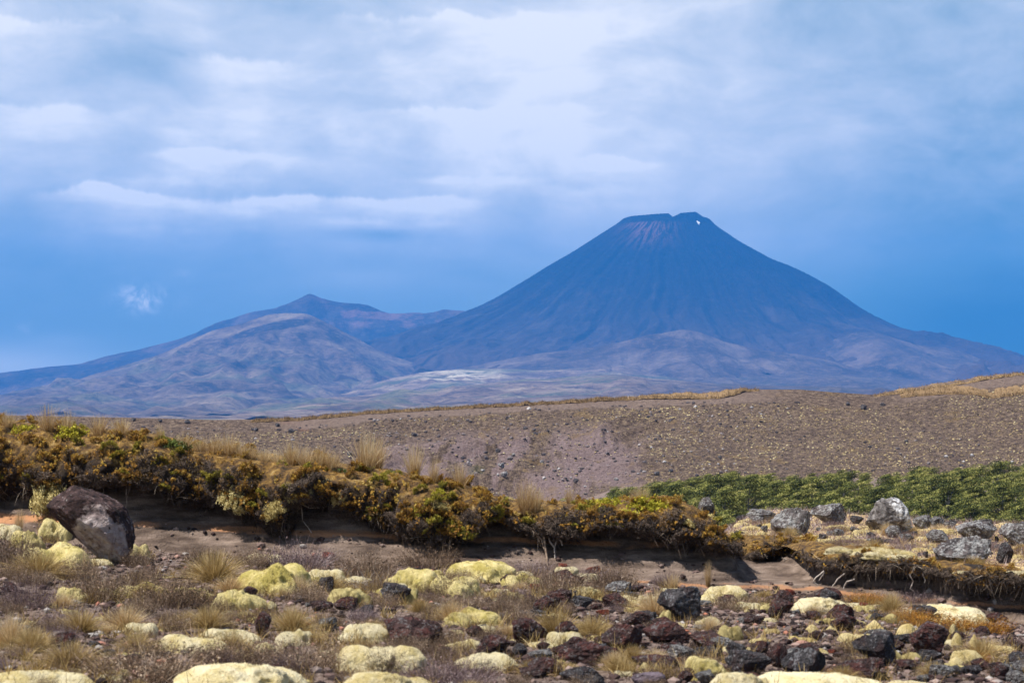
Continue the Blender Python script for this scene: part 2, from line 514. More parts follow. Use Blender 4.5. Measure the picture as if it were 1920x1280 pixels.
def white_lich(nt):
    p = objc(nt); x, y, z = sepxyz(nt, p)
    n2 = noise(nt, p, 6, 6, .72)
    c = ramp(nt, n2, [(.34, (.055, .048, .05)), (.5, (.20, .18, .175)), (.66, (.34, .32, .31))])
    return mix(nt, (x * .62 + z * .55 + (noise(nt, p, 3.1, 6, .7) - .5) * 1.6).sm(.28, .37), c, (.72, .72, .74))
M['rock_white'] = material('white_lichened_rock', white_lich, bump=rock_bump, bumpdist=.12)

MB = dict(bump=lambda nt: noise(nt, objc(nt), 26, 4, .7), bumpdist=.035)
def moss_col(hi, lo, br):
    def fn(nt):
        p = objc(nt)
        oi = X(nt, nt.nodes.new('ShaderNodeObjectInfo').outputs['Random'])
        v = nt.nodes.new('ShaderNodeVectorMath'); v.operation = 'ADD'; nt.links.new(p, v.inputs[0])
        nt.links.new(comb(nt, oi * 57.0, oi * 31.0, oi * 73.0), v.inputs[1]); p = v.outputs[0]
        a = nt.nodes.new('ShaderNodeAttribute'); a.attribute_name = 'tint'; t = X(nt, a.outputs['Fac'])
        n = noise(nt, p, 3.2, 7, .70) * 1.6 - .30 + (oi - .5) * .20
        c = ramp(nt, n + (t - .5) * .34, [(.3, lo), (.62, hi)])
        c = mix(nt, noise(nt, p, 5.0, 7, .74).sm(.56, .66) * .85, c, br)
        return mix(nt, noise(nt, p, 30.0, 3, .6).sm(.60, .72) * .35, c, br)
    return fn
M['moss'] = material('yellow_green_moss', moss_col((.86, .73, .36), (.46, .38, .11), (.19, .14, .05)), sheen=.5, transl=.12, **MB)
M['moss_pale'] = material('pale_cream_moss', moss_col((.88, .78, .52), (.66, .54, .25), (.30, .22, .10)), sheen=.5, transl=.12, **MB)
M['moss_gold'] = material('golden_moss', moss_col((.82, .68, .36), (.62, .48, .19), (.34, .23, .10)), sheen=.4, transl=.12, **MB)
M['moss_brown'] = material('olive_brown_moss', moss_col((.42, .35, .16), (.20, .16, .06), (.10, .07, .04)), sheen=.25, transl=.12)

M['straw'] = material('dry_straw', tintramp([(0, (.22, .12, .05)), (.35, (.42, .27, .12)), (.7, (.62, .47, .26)), (1, (.75, .64, .44))]), transl=.30)
M['straw_gold'] = material('golden_straw', tintramp([(0, (.12, .075, .03)), (.4, (.30, .20, .07)), (.8, (.52, .38, .17)), (1, (.62, .50, .28))]), transl=.25)
M['heath_rust'] = material('rust_heath_leaves', tintramp([(0, (.022, .018, .012)), (.25, (.080, .052, .022)), (.42, (.21, .108, .030)), (.62, (.36, .19, .035)), (.82, (.42, .29, .055)), (1, (.50, .38, .19))]), transl=.18)
M['heath_olive'] = material('olive_heath_leaves', tintramp([(0, (.022, .024, .012)), (.3, (.09, .08, .02)), (.55, (.22, .19, .03)), (.8, (.40, .32, .045)), (1, (.40, .42, .09))]), transl=.18)
M['heath_dark'] = material('dark_twiggy_heath', tintramp([(0, (.016, .013, .012)), (.35, (.050, .038, .032)), (.6, (.105, .078, .062)), (.85, (.19, .14, .11)), (1, (.34, .28, .22))]), transl=.12)
M['heath_yellow'] = material('yellow_green_leaves', tintramp([(0, (.06, .07, .01)), (.3, (.22, .20, .02)), (.6, (.45, .40, .04)), (.9, (.60, .55, .08)), (1, (.75, .72, .5))]), transl=.2)
M['heath_green'] = material('dark_green_leaves', tintramp([(0, (.02, .03, .012)), (.4, (.06, .085, .02)), (.8, (.14, .17, .04)), (1, (.55, .55, .42))]), transl=.2)
M['twig_brown'] = material('brown_twigs', tintramp([(0, (.04, .026, .02)), (.4, (.13, .085, .055)), (.7, (.27, .18, .12)), (1, (.58, .46, .34))]), transl=.12)
M['twig_purple'] = material('purple_grey_twigs', tintramp([(0, (.05, .03, .033)), (.4, (.15, .10, .10)), (.8, (.29, .21, .21)), (1, (.50, .43, .42))]), transl=.12)
M['twig_orange'] = material('orange_heath_twigs', tintramp([(0, (.09, .035, .01)), (.4, (.26, .11, .02)), (.8, (.40, .19, .03)), (1, (.45, .30, .07))]), transl=.15)
def peat_col(nt):
    p = pos(nt)
    d = ramp(nt, noise(nt, p, 16, 5, .7), [(.35, (.012, .009, .008)), (.55, (.035, .025, .020)), (.7, (.075, .055, .045))])
    g = ramp(nt, noise(nt, p, 9, 6, .72), [(.36, (.035, .026, .016)), (.47, (.11, .062, .026)), (.56, (.23, .135, .035)), (.66, (.36, .25, .11))])
    a = nt.nodes.new('ShaderNodeAttribute'); a.attribute_name = 'veg'
    return mix(nt, (X(nt, a.outputs['Fac']) + (noise(nt, p, 5, 4, .6) - .5) * .4).sm(.36, .52), d, g)
M['peat'] = material('dark_root_peat', peat_col,
                     bump=lambda nt: noise(nt, pos(nt), 30, 4, .7), bumpdist=.04)
M['root'] = material('bleached_root', lambda nt: ramp(nt, noise(nt, pos(nt), 20, 3, .6), [(.35, (.22, .17, .14)), (.6, (.48, .42, .37))]))
M['root_brown'] = material('brown_root', lambda nt: ramp(nt, noise(nt, pos(nt), 20, 3, .6), [(.35, (.13, .09, .065)), (.6, (.27, .2, .15))]))
M['gravel'] = material('scoria_gravel', tintramp([(0, (.02, .014, .014)), (.35, (.062, .038, .035)), (.6, (.13, .088, .078)), (.80, (.28, .21, .185)), (.84, (.34, .13, .08)), (.88, (.26, .24, .23)), (1, (.50, .45, .41))]))

# ------------------------------------------------------------------ ground sheet
def make_ground():
    ys = [-300, -150, -70, -30, -12, -4, 0, 3, 5, 6.5, 7.5, 8.2]
    y = 8.2
    while y < 23.5: y += 0.035; ys.append(y)
    while y < 36: y += 0.09; ys.append(y)
    while y < 9500: y *= 1.0125; ys.append(y)
    while y < 40000: y *= 1.12; ys.append(y)
    ys = np.array(ys)
    uc = np.concatenate([-np.geomspace(2.6, .345, 26), np.linspace(-.34, .34, 520), np.geomspace(.345, 2.6, 26)])
    W = np.where(ys > 8, ys, 8 + (8 - ys) * 1.0)
    Xg = uc[None, :] * W[:, None]; Yg = np.repeat(ys[:, None], len(uc), 1)
    Z = G(Xg, Yg)
    V = np.stack([Xg, Yg, Z], -1).reshape(-1, 3)
    me = mesh('ground', V, grid_faces(len(ys), len(uc)), M['ground'], smooth=True)
    yf = yfoot(Xg)
    zone = sms(Yg, yf - .22, yf + .10) * (1 - sms(Yg, yf + 3.4, yf + 3.9)) * np.where(Yg < 30, 1, 0)
    ter = sms(Yg, yf + 2.6 * gapw(Xg) + .75, yf + 2.8 * gapw(Xg) + .95) * (1 - sms(Yg, 60, 90))
    zone = zone * (1 - ter)
    for nm, a in (('zone', zone), ('terrace', ter)):
        at = me.attributes.new(nm, 'FLOAT', 'POINT'); at.data.foreach_set('value', a.ravel().astype(np.float32))
    obj('ground', me, kind='structure')
make_ground()

# ------------------------------------------------------------------ mid hillside
HSKY = [(-2600, 742), (-1200, 760), (-300, 774), (0, 778), (150, 781), (300, 784), (400, 787), (480, 786), (560, 784), (640, 777), (700, 770), (800, 766), (900, 759), (1050, 751), (1150, 746),
        (1300, 738), (1400, 730), (1500, 730), (1560, 735), (1640, 740), (1700, 729), (1800, 713), (1860, 704), (1920, 698), (2100, 684), (2600, 660), (4500, 640)]
HY0, HY1 = 226.0, 276.0


def HZ(x, y):
    px = 960 + x * F / HY1
    zt = ZC + (HOR - interp(px, HSKY)) / F * HY1
    zb = -14.5 + 3 * sms(px, 900, 1500)
    t = np.clip((y - HY0) / (HY1 - HY0), 0, 1)
    prof = (t ** 1.15) * (1 - .12 * t) + .12 * t * t
    z = zb + (zt - zb) * prof
    gl = (1 - sms(px, 1180, 1330)) * sms(px, 500, 800)
    bell = np.sin(np.pi * t)
    z = z + bell * (0.9 * fb2(x * .05, y * .012, 3) + gl * 2.6 * fb2(x * .11 + 3 * fb2(x * .03, y * .05, 2), y * .02, 3, ridge=True))
    z = z + bell ** .5 * .22 * fb2(x * .5, y * .5, 4)
    return np.where(y > HY1, zt - .05 * (y - HY1), z)


def hill_col(nt):
    p = pos(nt); x, y, z = sepxyz(nt, p)
    n = noise(nt, p, .16, 5, .6); f = noise(nt, p, 1.7, 5, .7); g = noise(nt, p, 5.5, 3, .7)
    veg = ramp(nt, f * .6 + g * .4, [(.36, (.045, .031, .027)), (.46, (.135, .094, .076)), (.54, (.24, .170, .130)), (.64, (.45, .34, .22))])
    scree = ramp(nt, f * .5 + g * .5, [(.34, (.16, .11, .11)), (.5, (.31, .225, .22)), (.66, (.42, .32, .31))])
    # scree tongues in the gullied left part
    m = (noise(nt, comb(nt, x * .16, y * .035, z * .03), 1.0, 4, .6, .6)).sm(.43, .52)
    win = x.sm(-24, -12) * (1.0 - x.sm(12, 20)) * (1.0 - y.sm(258, 268))
    c = mix(nt, m * win, veg, scree)
    green = noise(nt, comb(nt, x, y, 9.0), .12, 3, .6).sm(.60, .66) * (1.0 - y.sm(245, 255)) * (1.0 - x.sm(5, 12))
    c = mix(nt, green * .6, c, (.07, .10, .03))
    warm = noise(nt, p, .35, 4, .6).sm(.58, .68)
    c = mix(nt, warm * .35, c, (.34, .22, .08))
    rd = noise(nt, comb(nt, x, y, 3.0), .1, 2, .5).sm(.64, .70) * x.sm(-40, -30) * (1.0 - x.sm(-15, -5))
    c = mix(nt, rd * .6, c, (.30, .14, .10))
    # bare strip of worn ground below the crest
    top = (y + (noise(nt, p, .3, 3, .6) - .5) * 3.0)
    return mix(nt, top.sm(271.3, 272.2) * .9 * x.sm(-36, -28) * (1.0 - x.sm(30, 42) * (1.0 - x.sm(50, 58))), c, ramp(nt, f, [(.3, (.22, .155, .13)), (.7, (.36, .27, .225))]))
M['hill'] = material('tussock_and_scree', hill_col, bump=lambda nt: noise(nt, pos(nt), 2.2, 7, .8), bumpdist=1.1)


def make_hill():
    ys = np.concatenate([np.linspace(HY0 - 20, HY0, 4), np.linspace(HY0 + .3, HY1 - .2, 150), [HY1, HY1 + 3, HY1 + 12, HY1 + 40, HY1 + 120, HY1 + 260]])
    xs = np.concatenate([np.linspace(-420, -95, 60), np.linspace(-94.5, 94.5, 560), np.linspace(95, 420, 60)])
    Xg, Yg = np.meshgrid(xs, ys)
    Z = HZ(Xg, Yg); Z = np.where(Yg < HY0, Z - (HY0 - Yg) * .4, Z); Z = np.where(Yg > HY1 + 100, Z - (Yg - HY1 - 100) * .12, Z)
    obj('hillside', mesh('hillside', np.stack([Xg, Yg, Z], -1).reshape(-1, 3), grid_faces(*Xg.shape), M['hill'], smooth=True), kind='structure')
make_hill()

# ------------------------------------------------------------------ mountains
def crag(nt):
    p = pos(nt); x, y, z = sepxyz(nt, p)
    return noise(nt, comb(nt, x * .001, y * .001, z * .001), 14.0, 9, .74)
def craggy(nt, c, a=.5):
    a = float(a)
    p = pos(nt); x, y, z = sepxyz(nt, p)
    n = noise(nt, comb(nt, x * .001, y * .0007, z * .0022), 34.0, 5, .75)
    c = mix(nt, n.sm(.52, .62) * a, c, ramp(nt, n, [(0, (.30, .22, .17)), (1, (.30, .22, .17))]))
    return mix(nt, (1.0 - n.sm(.38, .47)) * a * 1.4, c, (.018, .014, .016))
CR = dict(bump=crag, bumpdist=28.0)
def mtn_grid(x0, x1, nx, y0, y1, ny): return np.meshgrid(np.linspace(x0, x1, nx), np.linspace(y0, y1, ny))


def volcano_col(nt):
    p = pos(nt); x, y, z = sepxyz(nt, p)
    n = noise(nt, comb(nt, x * .001, y * .001, z * .001), 3.2, 7, .62, .5)
    dx = (x - 790.0) / 1000.0; dy = (y - 10000.0) / 1000.0
    th = dx.op('ARCTAN2', dy * -1.0)
    st = noise(nt, comb(nt, th * 3.0, z * .0006, 0.0), 5.0, 5, .6, .4)
    h = z + (n - .5) * 330.0 + (st - .5) * 260.0
    c = ramp(nt, h.sm(140, 760), [(0, (.085, .055, .046)), (.3, (.048, .033, .030)), (.6, (.024, .018, .019)), (1, (.007, .008, .011))])
    c = mix(nt, (st * .5 + noise(nt, comb(nt, x * .001, y * .001, z * .0016), 5.0, 6, .65, .8) * .5).sm(.50, .62) * .45 * (1.0 - z.sm(350, 800)), c, (.105, .080, .075))
    c = mix(nt, (1.0 - st.sm(.36, .46)) * .8, c, (.012, .010, .014))
    # rusty ash streaks just under the rim
    q = (x / y - (1215 - 960) / F) * F          # photo-scale sideways offset of the streaks on the slope
    red = (((q / 48.0).op('POWER', 2.0)) * -1.0).op('EXPONENT') * z.sm(760, 930) * (1.0 - z.sm(948, 962)) * .30
    c = mix(nt, (red * noise(nt, comb(nt, th * 6.0, z * .004, 2.0), 3.5, 5, .65, .5).sm(.42, .58) * 1.2).clamp(), c, (.36, .17, .16))
    return c
M['volcano'] = material('volcano_scoria', lambda nt: craggy(nt, volcano_col(nt), .04), **CR)
VX, VY = (1250 - 960) / F * 10000, 10000.0
k = 10000 / F
PL = [(0, (HOR - 408) * k), (74 * k, (HOR - 408) * k)] + [((1250 - a) * k, (HOR - b) * k) for a, b in
     ((1150, 424), (1125, 440), (1075, 473), (1025, 504), (985, 531), (941, 560), (905, 581), (850, 612), (780, 645), (700, 672), (560, 715), (350, 760), (0, 800))]
PR = [(0, (HOR - 408) * k), (72 * k, (HOR - 409) * k)] + [((a - 1250) * k, (HOR - b) * k) for a, b in
     ((1340, 423), (1387, 456), (1450, 494), (1485, 510), (1530, 534), (1555, 550), (1605, 589), (1640, 613), (1690, 640), (1750, 662), (1810, 682), (1850, 694), (1920, 712), (2000, 726), (2300, 750), (2600, 790))]
RIM = [(1100, 408), (1176, 408), (1200, 409), (1248, 407), (1255, 416), (1270, 406), (1300, 401.5), (1315, 410), (1322, 409), (1400, 412)]


def make_volcano():
    Xg, Yg = mtn_grid(VX - 3400, VX + 4200, 760, VY - 2600, VY + 1500, 420)
    dx, dy = Xg - VX, Yg - VY
    r = np.hypot(dx, dy) + 1e-6; w = .5 + .5 * dx / r
    th = np.arctan2(dx, -dy)
    Z = (1 - w) * interp(r, PL) + w * interp(r, PR)
    rim = (HOR - interp(960 + Xg / k, RIM)) * k
    top = 1 - sms(r, 170, 260)
    Z = Z * (1 - top) + np.minimum(Z + 20, rim) * top
    Z = Z - 70 * (1 - sms(r, 60, 165))
    wv = th * 5 + .5 * fb2(r / 500, th * 2, 3)
    fr = sms(r, 150, 700)
    g = fb2(wv * 1.0, r / 2600, 4, .55, ridge=True)
    g2 = fb2(wv * 3.2 + 5, r / 1500, 3, .55, ridge=True)
    sil = 1 - .75 * np.exp(-(dy / 260) ** 2)
    Z = Z + sil * fr * (88 * g * (0.30 + .70 * sms(r, 500, 1500)) * (.5 + 1.0 * np.abs(fb2(th * 1.3, r / 3000, 2))) + 14 * g2)
    wx = Xg + 160 * fb2(Xg / 600, Yg / 600, 2)
    Z = Z + sil * sms(r, 900, 2000) * (110 * fb2(wx / 620, Yg / 620, 5, .5) + 44 * fb2(wx / 260, Yg / 260, 4, .5, ridge=True))
    Z = Z + 4 * fr * fb2(Xg / 90, Yg / 90, 4)
    Z = Z + ZC
    obj('volcano', mesh('volcano', np.stack([Xg, Yg, Z], -1).reshape(-1, 3), grid_faces(*Xg.shape), M['volcano'], smooth=True), kind='structure')
    # last snow just under the rim
    def vz(x, y):
        ix = int(round((x - Xg[0, 0]) / (Xg[0, 1] - Xg[0, 0]))); iy = int(round((y - Yg[0, 0]) / (Yg[1, 0] - Yg[0, 0])))
        return Z[iy, ix], Xg[iy, ix], Yg[iy, ix]
    cx = (1309 - 960) / F * 9790
    V = []; n = 14
    for i in range(n):
        a = 2 * math.pi * i / n; rr = 1 + .3 * math.sin(3 * a + 1)
        x = cx + math.cos(a) * 5.5 * rr - math.sin(a) * 4; y = 9775 + math.sin(a) * 11 * rr
        zz = vz(x, y)[0]
        V.append((x, y, zz))
    zc = max(v[2] for v in V)
    yb = np.array([v[1] for v in V])
    # fit plane along slope
    A = np.c_[[v[0] for v in V], yb, np.ones(n)]; co = np.linalg.lstsq(A, np.array([v[2] for v in V]), rcond=None)[0]
    Vt = [(v[0], v[1] - 3, co[0] * v[0] + co[1] * v[1] + co[2] + 7) for v in V]; Vb = [(a, b + 5, c - 14) for a, b, c in Vt]
    c0 = np.mean(Vt, 0) + (0, 0, 1.5)
    VV = Vt + Vb + [tuple(c0)]
    tri = [(i, (i + 1) % n, 2 * n) for i in range(n)]
    quad = [(i, i + n, (i + 1) % n + n, (i + 1) % n) for i in range(n)]
    sm = material('old_snow', lambda nt: ramp(nt, noise(nt, pos(nt), .1, 2), [(0, (.8, .8, .82)), (1, (.9, .9, .9))]))
    obj('snow_patch', mesh('snow_patch', VV, [np.array(tri), np.array(quad)], sm), label='tiny white snow patch just below the volcano crater rim', cat='snow patch')
make_volcano()


def ridge_mesh(name, sil, Yc, wf, wb, x0, x1, mat_, seed, ny=220, nx=620, amp=40, y_ext=(2600, 1500), steep=1.3, rsc=420):
    Xg, Yg = mtn_grid(x0, x1, nx, Yc - y_ext[0], Yc + y_ext[1], ny)
    px = 960 + Xg * F / Yc
    s = np.maximum((HOR - smooth_interp(px, sil, 5)) / F * Yc, -30)
    d = Yg - Yc - 60 * fb2(Xg / 500 + seed, Yg * 0, 2)
    # spurs run down towards the viewer
    sp = fb2(Xg / rsc + .35 * fb2(Xg / 700, Yg / 700 + seed, 2), Yg / 1900 + seed, 4, .55, ridge=True)
    wloc = np.where(d < 0, wf * (1 + .35 * sp), wb)
    q = np.abs(d) / wloc
    fall = np.exp(-q * (1 - .35 * np.exp(-q * 6))) * 1.0
    Z = (s + 25) * fall - 25
    m = sms(np.abs(d), 60, 600) * np.clip(fall + .25, 0, 1)
    Z = Z + m * (amp * sp * .8 + amp * .9 * fb2(Xg / 310, Yg / 380 + seed, 5, .55)) + 3 * fb2(Xg / 70, Yg / 70, 3)
    obj(name, mesh(name, np.stack([Xg, Yg, Z + ZC], -1).reshape(-1, 3), grid_faces(*Xg.shape), mat_, smooth=True), kind='structure')
    return Xg, Yg, Z


def range_col(nt):
    p = pos(nt); x, y, z = sepxyz(nt, p)
    n = noise(nt, comb(nt, x * .001, y * .0007, z * .002), 3.0, 7, .65, .6)
    c = ramp(nt, n, [(.33, (.022, .020, .024)), (.5, (.055, .042, .042)), (.62, (.12, .08, .07))])
    rx = ((x - (640 - 960) / F * 11000.0) / 300.0)
    r = noise(nt, comb(nt, x * .001, z * .003, 4.0), 4.0, 5, .6).sm(.50, .60) * z.sm(430, 540) * (x.sm(-1200, -900))
    return mix(nt, r * .65, c, (.24, .13, .115))
M['range'] = material('bare_mountain_rock', lambda nt: craggy(nt, range_col(nt), .14), **CR)
ASIL = [(-3000, 790), (-1500, 765), (-600, 735), (-100, 706), (0, 699), (60, 691), (150, 681), (200, 667), (250, 657), (330, 637), (365, 625), (385, 614), (400, 607), (425, 598), (450, 591), (470, 585), (500, 578), (518, 577),
        (535, 570), (550, 563), (570, 555), (577, 551), (584, 550), (600, 556), (620, 563), (640, 567), (670, 567), (690, 571), (710, 579), (732, 587), (760, 587), (780, 584), (800, 586), (830, 579), (850, 581), (870, 583),
        (905, 583), (1000, 610), (1300, 640), (1600, 690), (2000, 730), (2600, 760)]
ridge_mesh('mountain_range', ASIL, 11000.0, 900, 700, -7500, 3600, M['range'], 3.1, nx=900, ny=160, amp=64, y_ext=(3000, 1100))


def foot_col(nt):
    p = pos(nt); x, y, z = sepxyz(nt, p)
    pv = comb(nt, x * .001, y * .0008, z * .0012)
    n = noise(nt, pv, 4.5, 8, .66, .5)
    c = ramp(nt, n, [(.36, (.050, .034, .028)), (.46, (.110, .074, .057)), (.55, (.165, .117, .086)), (.66, (.27, .205, .14))])
    g = noise(nt, comb(nt, x * .001, y * .0008, 5.0), 2.6, 5, .6).sm(.50, .60) * (1.0 - z.sm(150, 330))
    c = mix(nt, g * .45, c, (.085, .11, .055))
    rk = noise(nt, comb(nt, x * .0022, y * .001, z * .003), 5.0, 6, .7).sm(.60, .67)
    c = mix(nt, rk * .6, c, (.045, .040, .045))
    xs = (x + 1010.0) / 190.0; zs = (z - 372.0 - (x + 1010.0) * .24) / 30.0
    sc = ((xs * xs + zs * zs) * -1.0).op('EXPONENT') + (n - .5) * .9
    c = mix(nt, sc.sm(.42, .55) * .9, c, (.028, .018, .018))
    # pale worn crest
    return mix(nt, (z + (n - .5) * 200.0).sm(400, 470) * .35, c, (.36, .30, .21))
M['foot'] = material('tussock_hill', lambda nt: craggy(nt, foot_col(nt), .32), **CR)
DSIL = [(-1200, 800), (-500, 790), (-100, 775), (60, 752), (100, 742), (130, 722), (160, 706), (230, 686), (300, 664), (340, 645), (370, 630), (400, 618), (430, 612), (450, 607), (480, 597), (505, 589), (530, 587), (560, 586), (580, 589),
        (600, 598), (640, 618), (680, 640), (710, 655), (740, 668), (780, 680), (840, 700), (900, 720), (1000, 745), (1200, 780), (1600, 800)]
ridge_mesh('foothill', DSIL, 8600.0, 1150, 600, -5200, 1500, M['foot'], 8.2, nx=760, ny=260, amp=54, y_ext=(4300, 1500), rsc=400)


def dark_col(nt):
    p = pos(nt); x, y, z = sepxyz(nt, p)
    n = noise(nt, comb(nt, x * .001, y * .0007, z * .001), 3.6, 7, .64, .5)
    return ramp(nt, n, [(.36, (.042, .030, .028)), (.5, (.10, .072, .062)), (.62, (.18, .13, .105))])
MSIL = [(-3000, 790), (-600, 785), (100, 782), (350, 779), (450, 773), (560, 758), (660, 744), (760, 735), (840, 726), (900, 719), (980, 711), (1060, 707), (1150, 701), (1220, 709), (1300, 716), (1420, 722), (1560, 724), (1700, 735), (1900, 745), (2500, 760), (4500, 780)]
def moor_col(nt):
    p = pos(nt); x, y, z = sepxyz(nt, p)
    pv = comb(nt, x * .001, y * .001, z * .004)
    c = ramp(nt, noise(nt, pv, 6.0, 8, .68, .6), [(.36, (.075, .050, .040)), (.46, (.155, .105, .080)), (.55, (.24, .172, .125)), (.66, (.38, .30, .21))])
    g = noise(nt, comb(nt, x * .001, y * .001, 5.0), 3.0, 5, .6).sm(.50, .60)
    c = mix(nt, g * .6, c, (.10, .125, .055))
    c = mix(nt, ((x / y) + (noise(nt, pv, 3.0, 5, .6) - .5) * .10).sm(.03, .13) * .75, c, (.065, .048, .043))  # cloud shade over the right-hand moor, painted in as a darker colour
    ux = x / y
    ash = ((((ux - (855 - 960) / F) / .020).op('POWER', 2.0) + ((z - 150.0) / 30.0).op('POWER', 2.0)) * -1.0).op('EXPONENT') * y.sm(6400, 6700)
    c = mix(nt, (ash * 1.3 * noise(nt, pv, 9, 5, .6).sm(.44, .56)).clamp(), c, (.62, .54, .40))
    ln = noise(nt, comb(nt, x * .001, y * .001, z * .006), 3.2, 6, .6, 1.0)
    return mix(nt, (1.0 - ((ln - .5).op('ABSOLUTE')).sm(.0, .012)) * .7, c, (.045, .035, .035))
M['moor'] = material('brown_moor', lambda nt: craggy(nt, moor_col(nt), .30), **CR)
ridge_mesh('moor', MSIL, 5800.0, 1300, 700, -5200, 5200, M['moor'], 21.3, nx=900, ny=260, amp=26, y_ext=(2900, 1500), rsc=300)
MSIL2 = [(-3000, 790), (300, 790), (500, 772), (640, 738), (720, 712), (790, 698), (860, 692), (940, 690), (1000, 694), (1080, 690), (1160, 684), (1250, 693), (1400, 700), (1500, 694), (1620, 706), (1800, 716), (2000, 730), (2600, 750), (4500, 780)]
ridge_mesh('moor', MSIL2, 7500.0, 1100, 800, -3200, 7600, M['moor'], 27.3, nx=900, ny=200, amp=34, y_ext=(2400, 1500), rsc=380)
MSIL3 = [(-3000, 790), (-800, 779), (-200, 776), (200, 779), (420, 781), (560, 776), (700, 766), (820, 757), (950, 748), (1060, 741), (1180, 738), (1300, 736), (1500, 742), (1700, 750), (1900, 755), (2500, 762), (4500, 780)]
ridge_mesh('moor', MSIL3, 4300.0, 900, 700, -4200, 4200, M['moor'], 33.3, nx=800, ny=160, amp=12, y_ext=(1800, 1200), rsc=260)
M['darkhill'] = material('dark_heath_hill', lambda nt: craggy(nt, dark_col(nt), .18), **CR)
FSIL = [(900, 800), (1250, 770), (1400, 715), (1460, 690), (1500, 668), (1560, 637), (1590, 624), (1615, 618), (1640, 620), (1680, 634), (1720, 646), (1780, 653), (1810, 660), (1835, 671), (1870, 684), (1900, 692), (1960, 706), (2100, 730), (2600, 745), (4500, 780)]
M['spur'] = material('grey_lava_spur', lambda nt: craggy(nt, ramp(nt, noise(nt, comb(nt, *[q * .001 for q in sepxyz(nt, pos(nt))]), 5.0, 7, .64, .5), [(.36, (.055, .038, .033)), (.5, (.105, .074, .062)), (.62, (.18, .135, .11))]), .2), **CR)
SSIL = [(-400, 800), (600, 790), (760, 712), (860, 690), (930, 676), (1000, 664), (1060, 656), (1110, 650), (1160, 641), (1210, 628), (1250, 622), (1290, 617), (1320, 624), (1360, 640), (1420, 655), (1500, 664), (1560, 676), (1640, 700), (1900, 760), (2600, 800)]
ridge_mesh('lava_spur', SSIL, 7800.0, 620, 500, -1200, 2600, M['spur'], 41.7, nx=640, ny=170, amp=40, y_ext=(2000, 600), rsc=330)
ridge_mesh('dark_hill', FSIL, 8600.0, 900, 400, -200, 8200, M['darkhill'], 12.7, nx=700, ny=180, amp=44, y_ext=(2600, 1400), rsc=600)

# ------------------------------------------------------------------ plants: generic builders
def ribbons(base, dirs, length, width, curve, rs, seg=3, tints=None):
    """curved tapering blades; base (n,3), dirs (n,3) unit, curve (n,3) sideways pull"""
    n = len(base)
    length = np.zeros(n) + length
    side = np.cross(dirs, rs.normal(size=(n, 3))); side /= np.linalg.norm(side, axis=1)[:, None] + 1e-9
    V = []
    for k in range(seg + 1):
        t = k / seg
        c = base + dirs * (length * t)[:, None] + curve * (t * t)
        w = (width * (1 - t * .85))[:, None] * .5
        V += [c - side * w, c + side * w]
    V = np.stack(V, 1)                       # n, 2(seg+1), 3
    m = 2 * (seg + 1)
    q = np.array([[2 * k, 2 * k + 1, 2 * k + 3, 2 * k + 2] for k in range(seg)])
    Fc = (np.arange(n)[:, None, None] * m + q[None]).reshape(-1, 4)
    return V.reshape(-1, 3), Fc, (np.repeat(tints, seg) if tints is not None else None)


def leaves(c, nrm, size, rs, tints, aspect=.45):
    n = len(c)
    a = rs.normal(size=(n, 3)); a -= (a * nrm).sum(1)[:, None] * nrm; a /= np.linalg.norm(a, axis=1)[:, None] + 1e-9
    b = np.cross(nrm, a)
    s = size[:, None]
    V = np.stack([c - a * s * .5, c + b * s * aspect * .5, c + a * s * .5, c - b * s * aspect * .5], 1)
    return V.reshape(-1, 3), np.arange(4 * n).reshape(n, 4), tints


def join(parts):
    V = []; Fs = []; T = []; MI = []; o = 0
    for i, (v, f, t, mi) in enumerate(parts):
        V.append(v); Fs.append(f + o); T.append(t if t is not None else np.full(len(f), .5)); MI.append(np.full(len(f), mi)); o += len(v)
    tri = [k for k in range(len(Fs)) if Fs[k].shape[1] == 3]; qd = [k for k in range(len(Fs)) if Fs[k].shape[1] == 4]
    order = tri + qd
    FF = []
    if tri: FF.append(np.concatenate([Fs[k] for k in tri]))
    if qd: FF.append(np.concatenate([Fs[k] for k in qd]))
    return np.concatenate(V), FF, np.concatenate([T[k] for k in order]), np.concatenate([MI[k] for k in order])


def unit(v): return v / (np.linalg.norm(v, axis=1)[:, None] + 1e-9)


def shrub_mesh(name, m_leaf, m_twig, seed, n=2600, leaf=.021, flat=.75, sprigs=70):
    """unit radius heath bush, origin at its base"""
    rs = np.random.RandomState(seed)
    # sprig tips spread over a lumpy dome
    d = unit(np.c_[rs.normal(size=(sprigs, 2)), np.abs(rs.normal(size=sprigs)) * .9 - .1])
    R = .82 + .25 * fb3(d * 1.7 + seed, 2) + .12 * rs.rand(sprigs)
    tip = d * R[:, None] * (1, 1, flat)
    V0, F0, T0 = ribbons(np.zeros((sprigs, 3)) + rs.normal(size=(sprigs, 3)) * .05, unit(tip), np.linalg.norm(tip, axis=1), np.full(sprigs, .022), rs.normal(size=(sprigs, 3)) * .08, rs, 3, rs.rand(sprigs) * .5 + .2)
    k = rs.randint(0, sprigs, n)
    t = 1 - np.abs(rs.normal(size=n)) * .22
    c = tip[k] * t[:, None] + rs.normal(size=(n, 3)) * .055
    nr = unit(rs.normal(size=(n, 3)) + unit(tip[k]) * .6)
    sprt = rs.rand(sprigs)
    tint = np.clip(.15 + .45 * sprt[k] + .30 * (t - .5) + .22 * rs.rand(n), 0, 1)
    V1, F1, T1 = leaves(c, nr, leaf * (0.7 + .7 * rs.rand(n)) / .18, rs, tint)
    V, FF, T, MI = join([(V0, F0, T0, 1), (V1, F1, T1, 0)])
    return mesh(name, V, FF, [m_leaf, m_twig], tint=T, midx=MI)


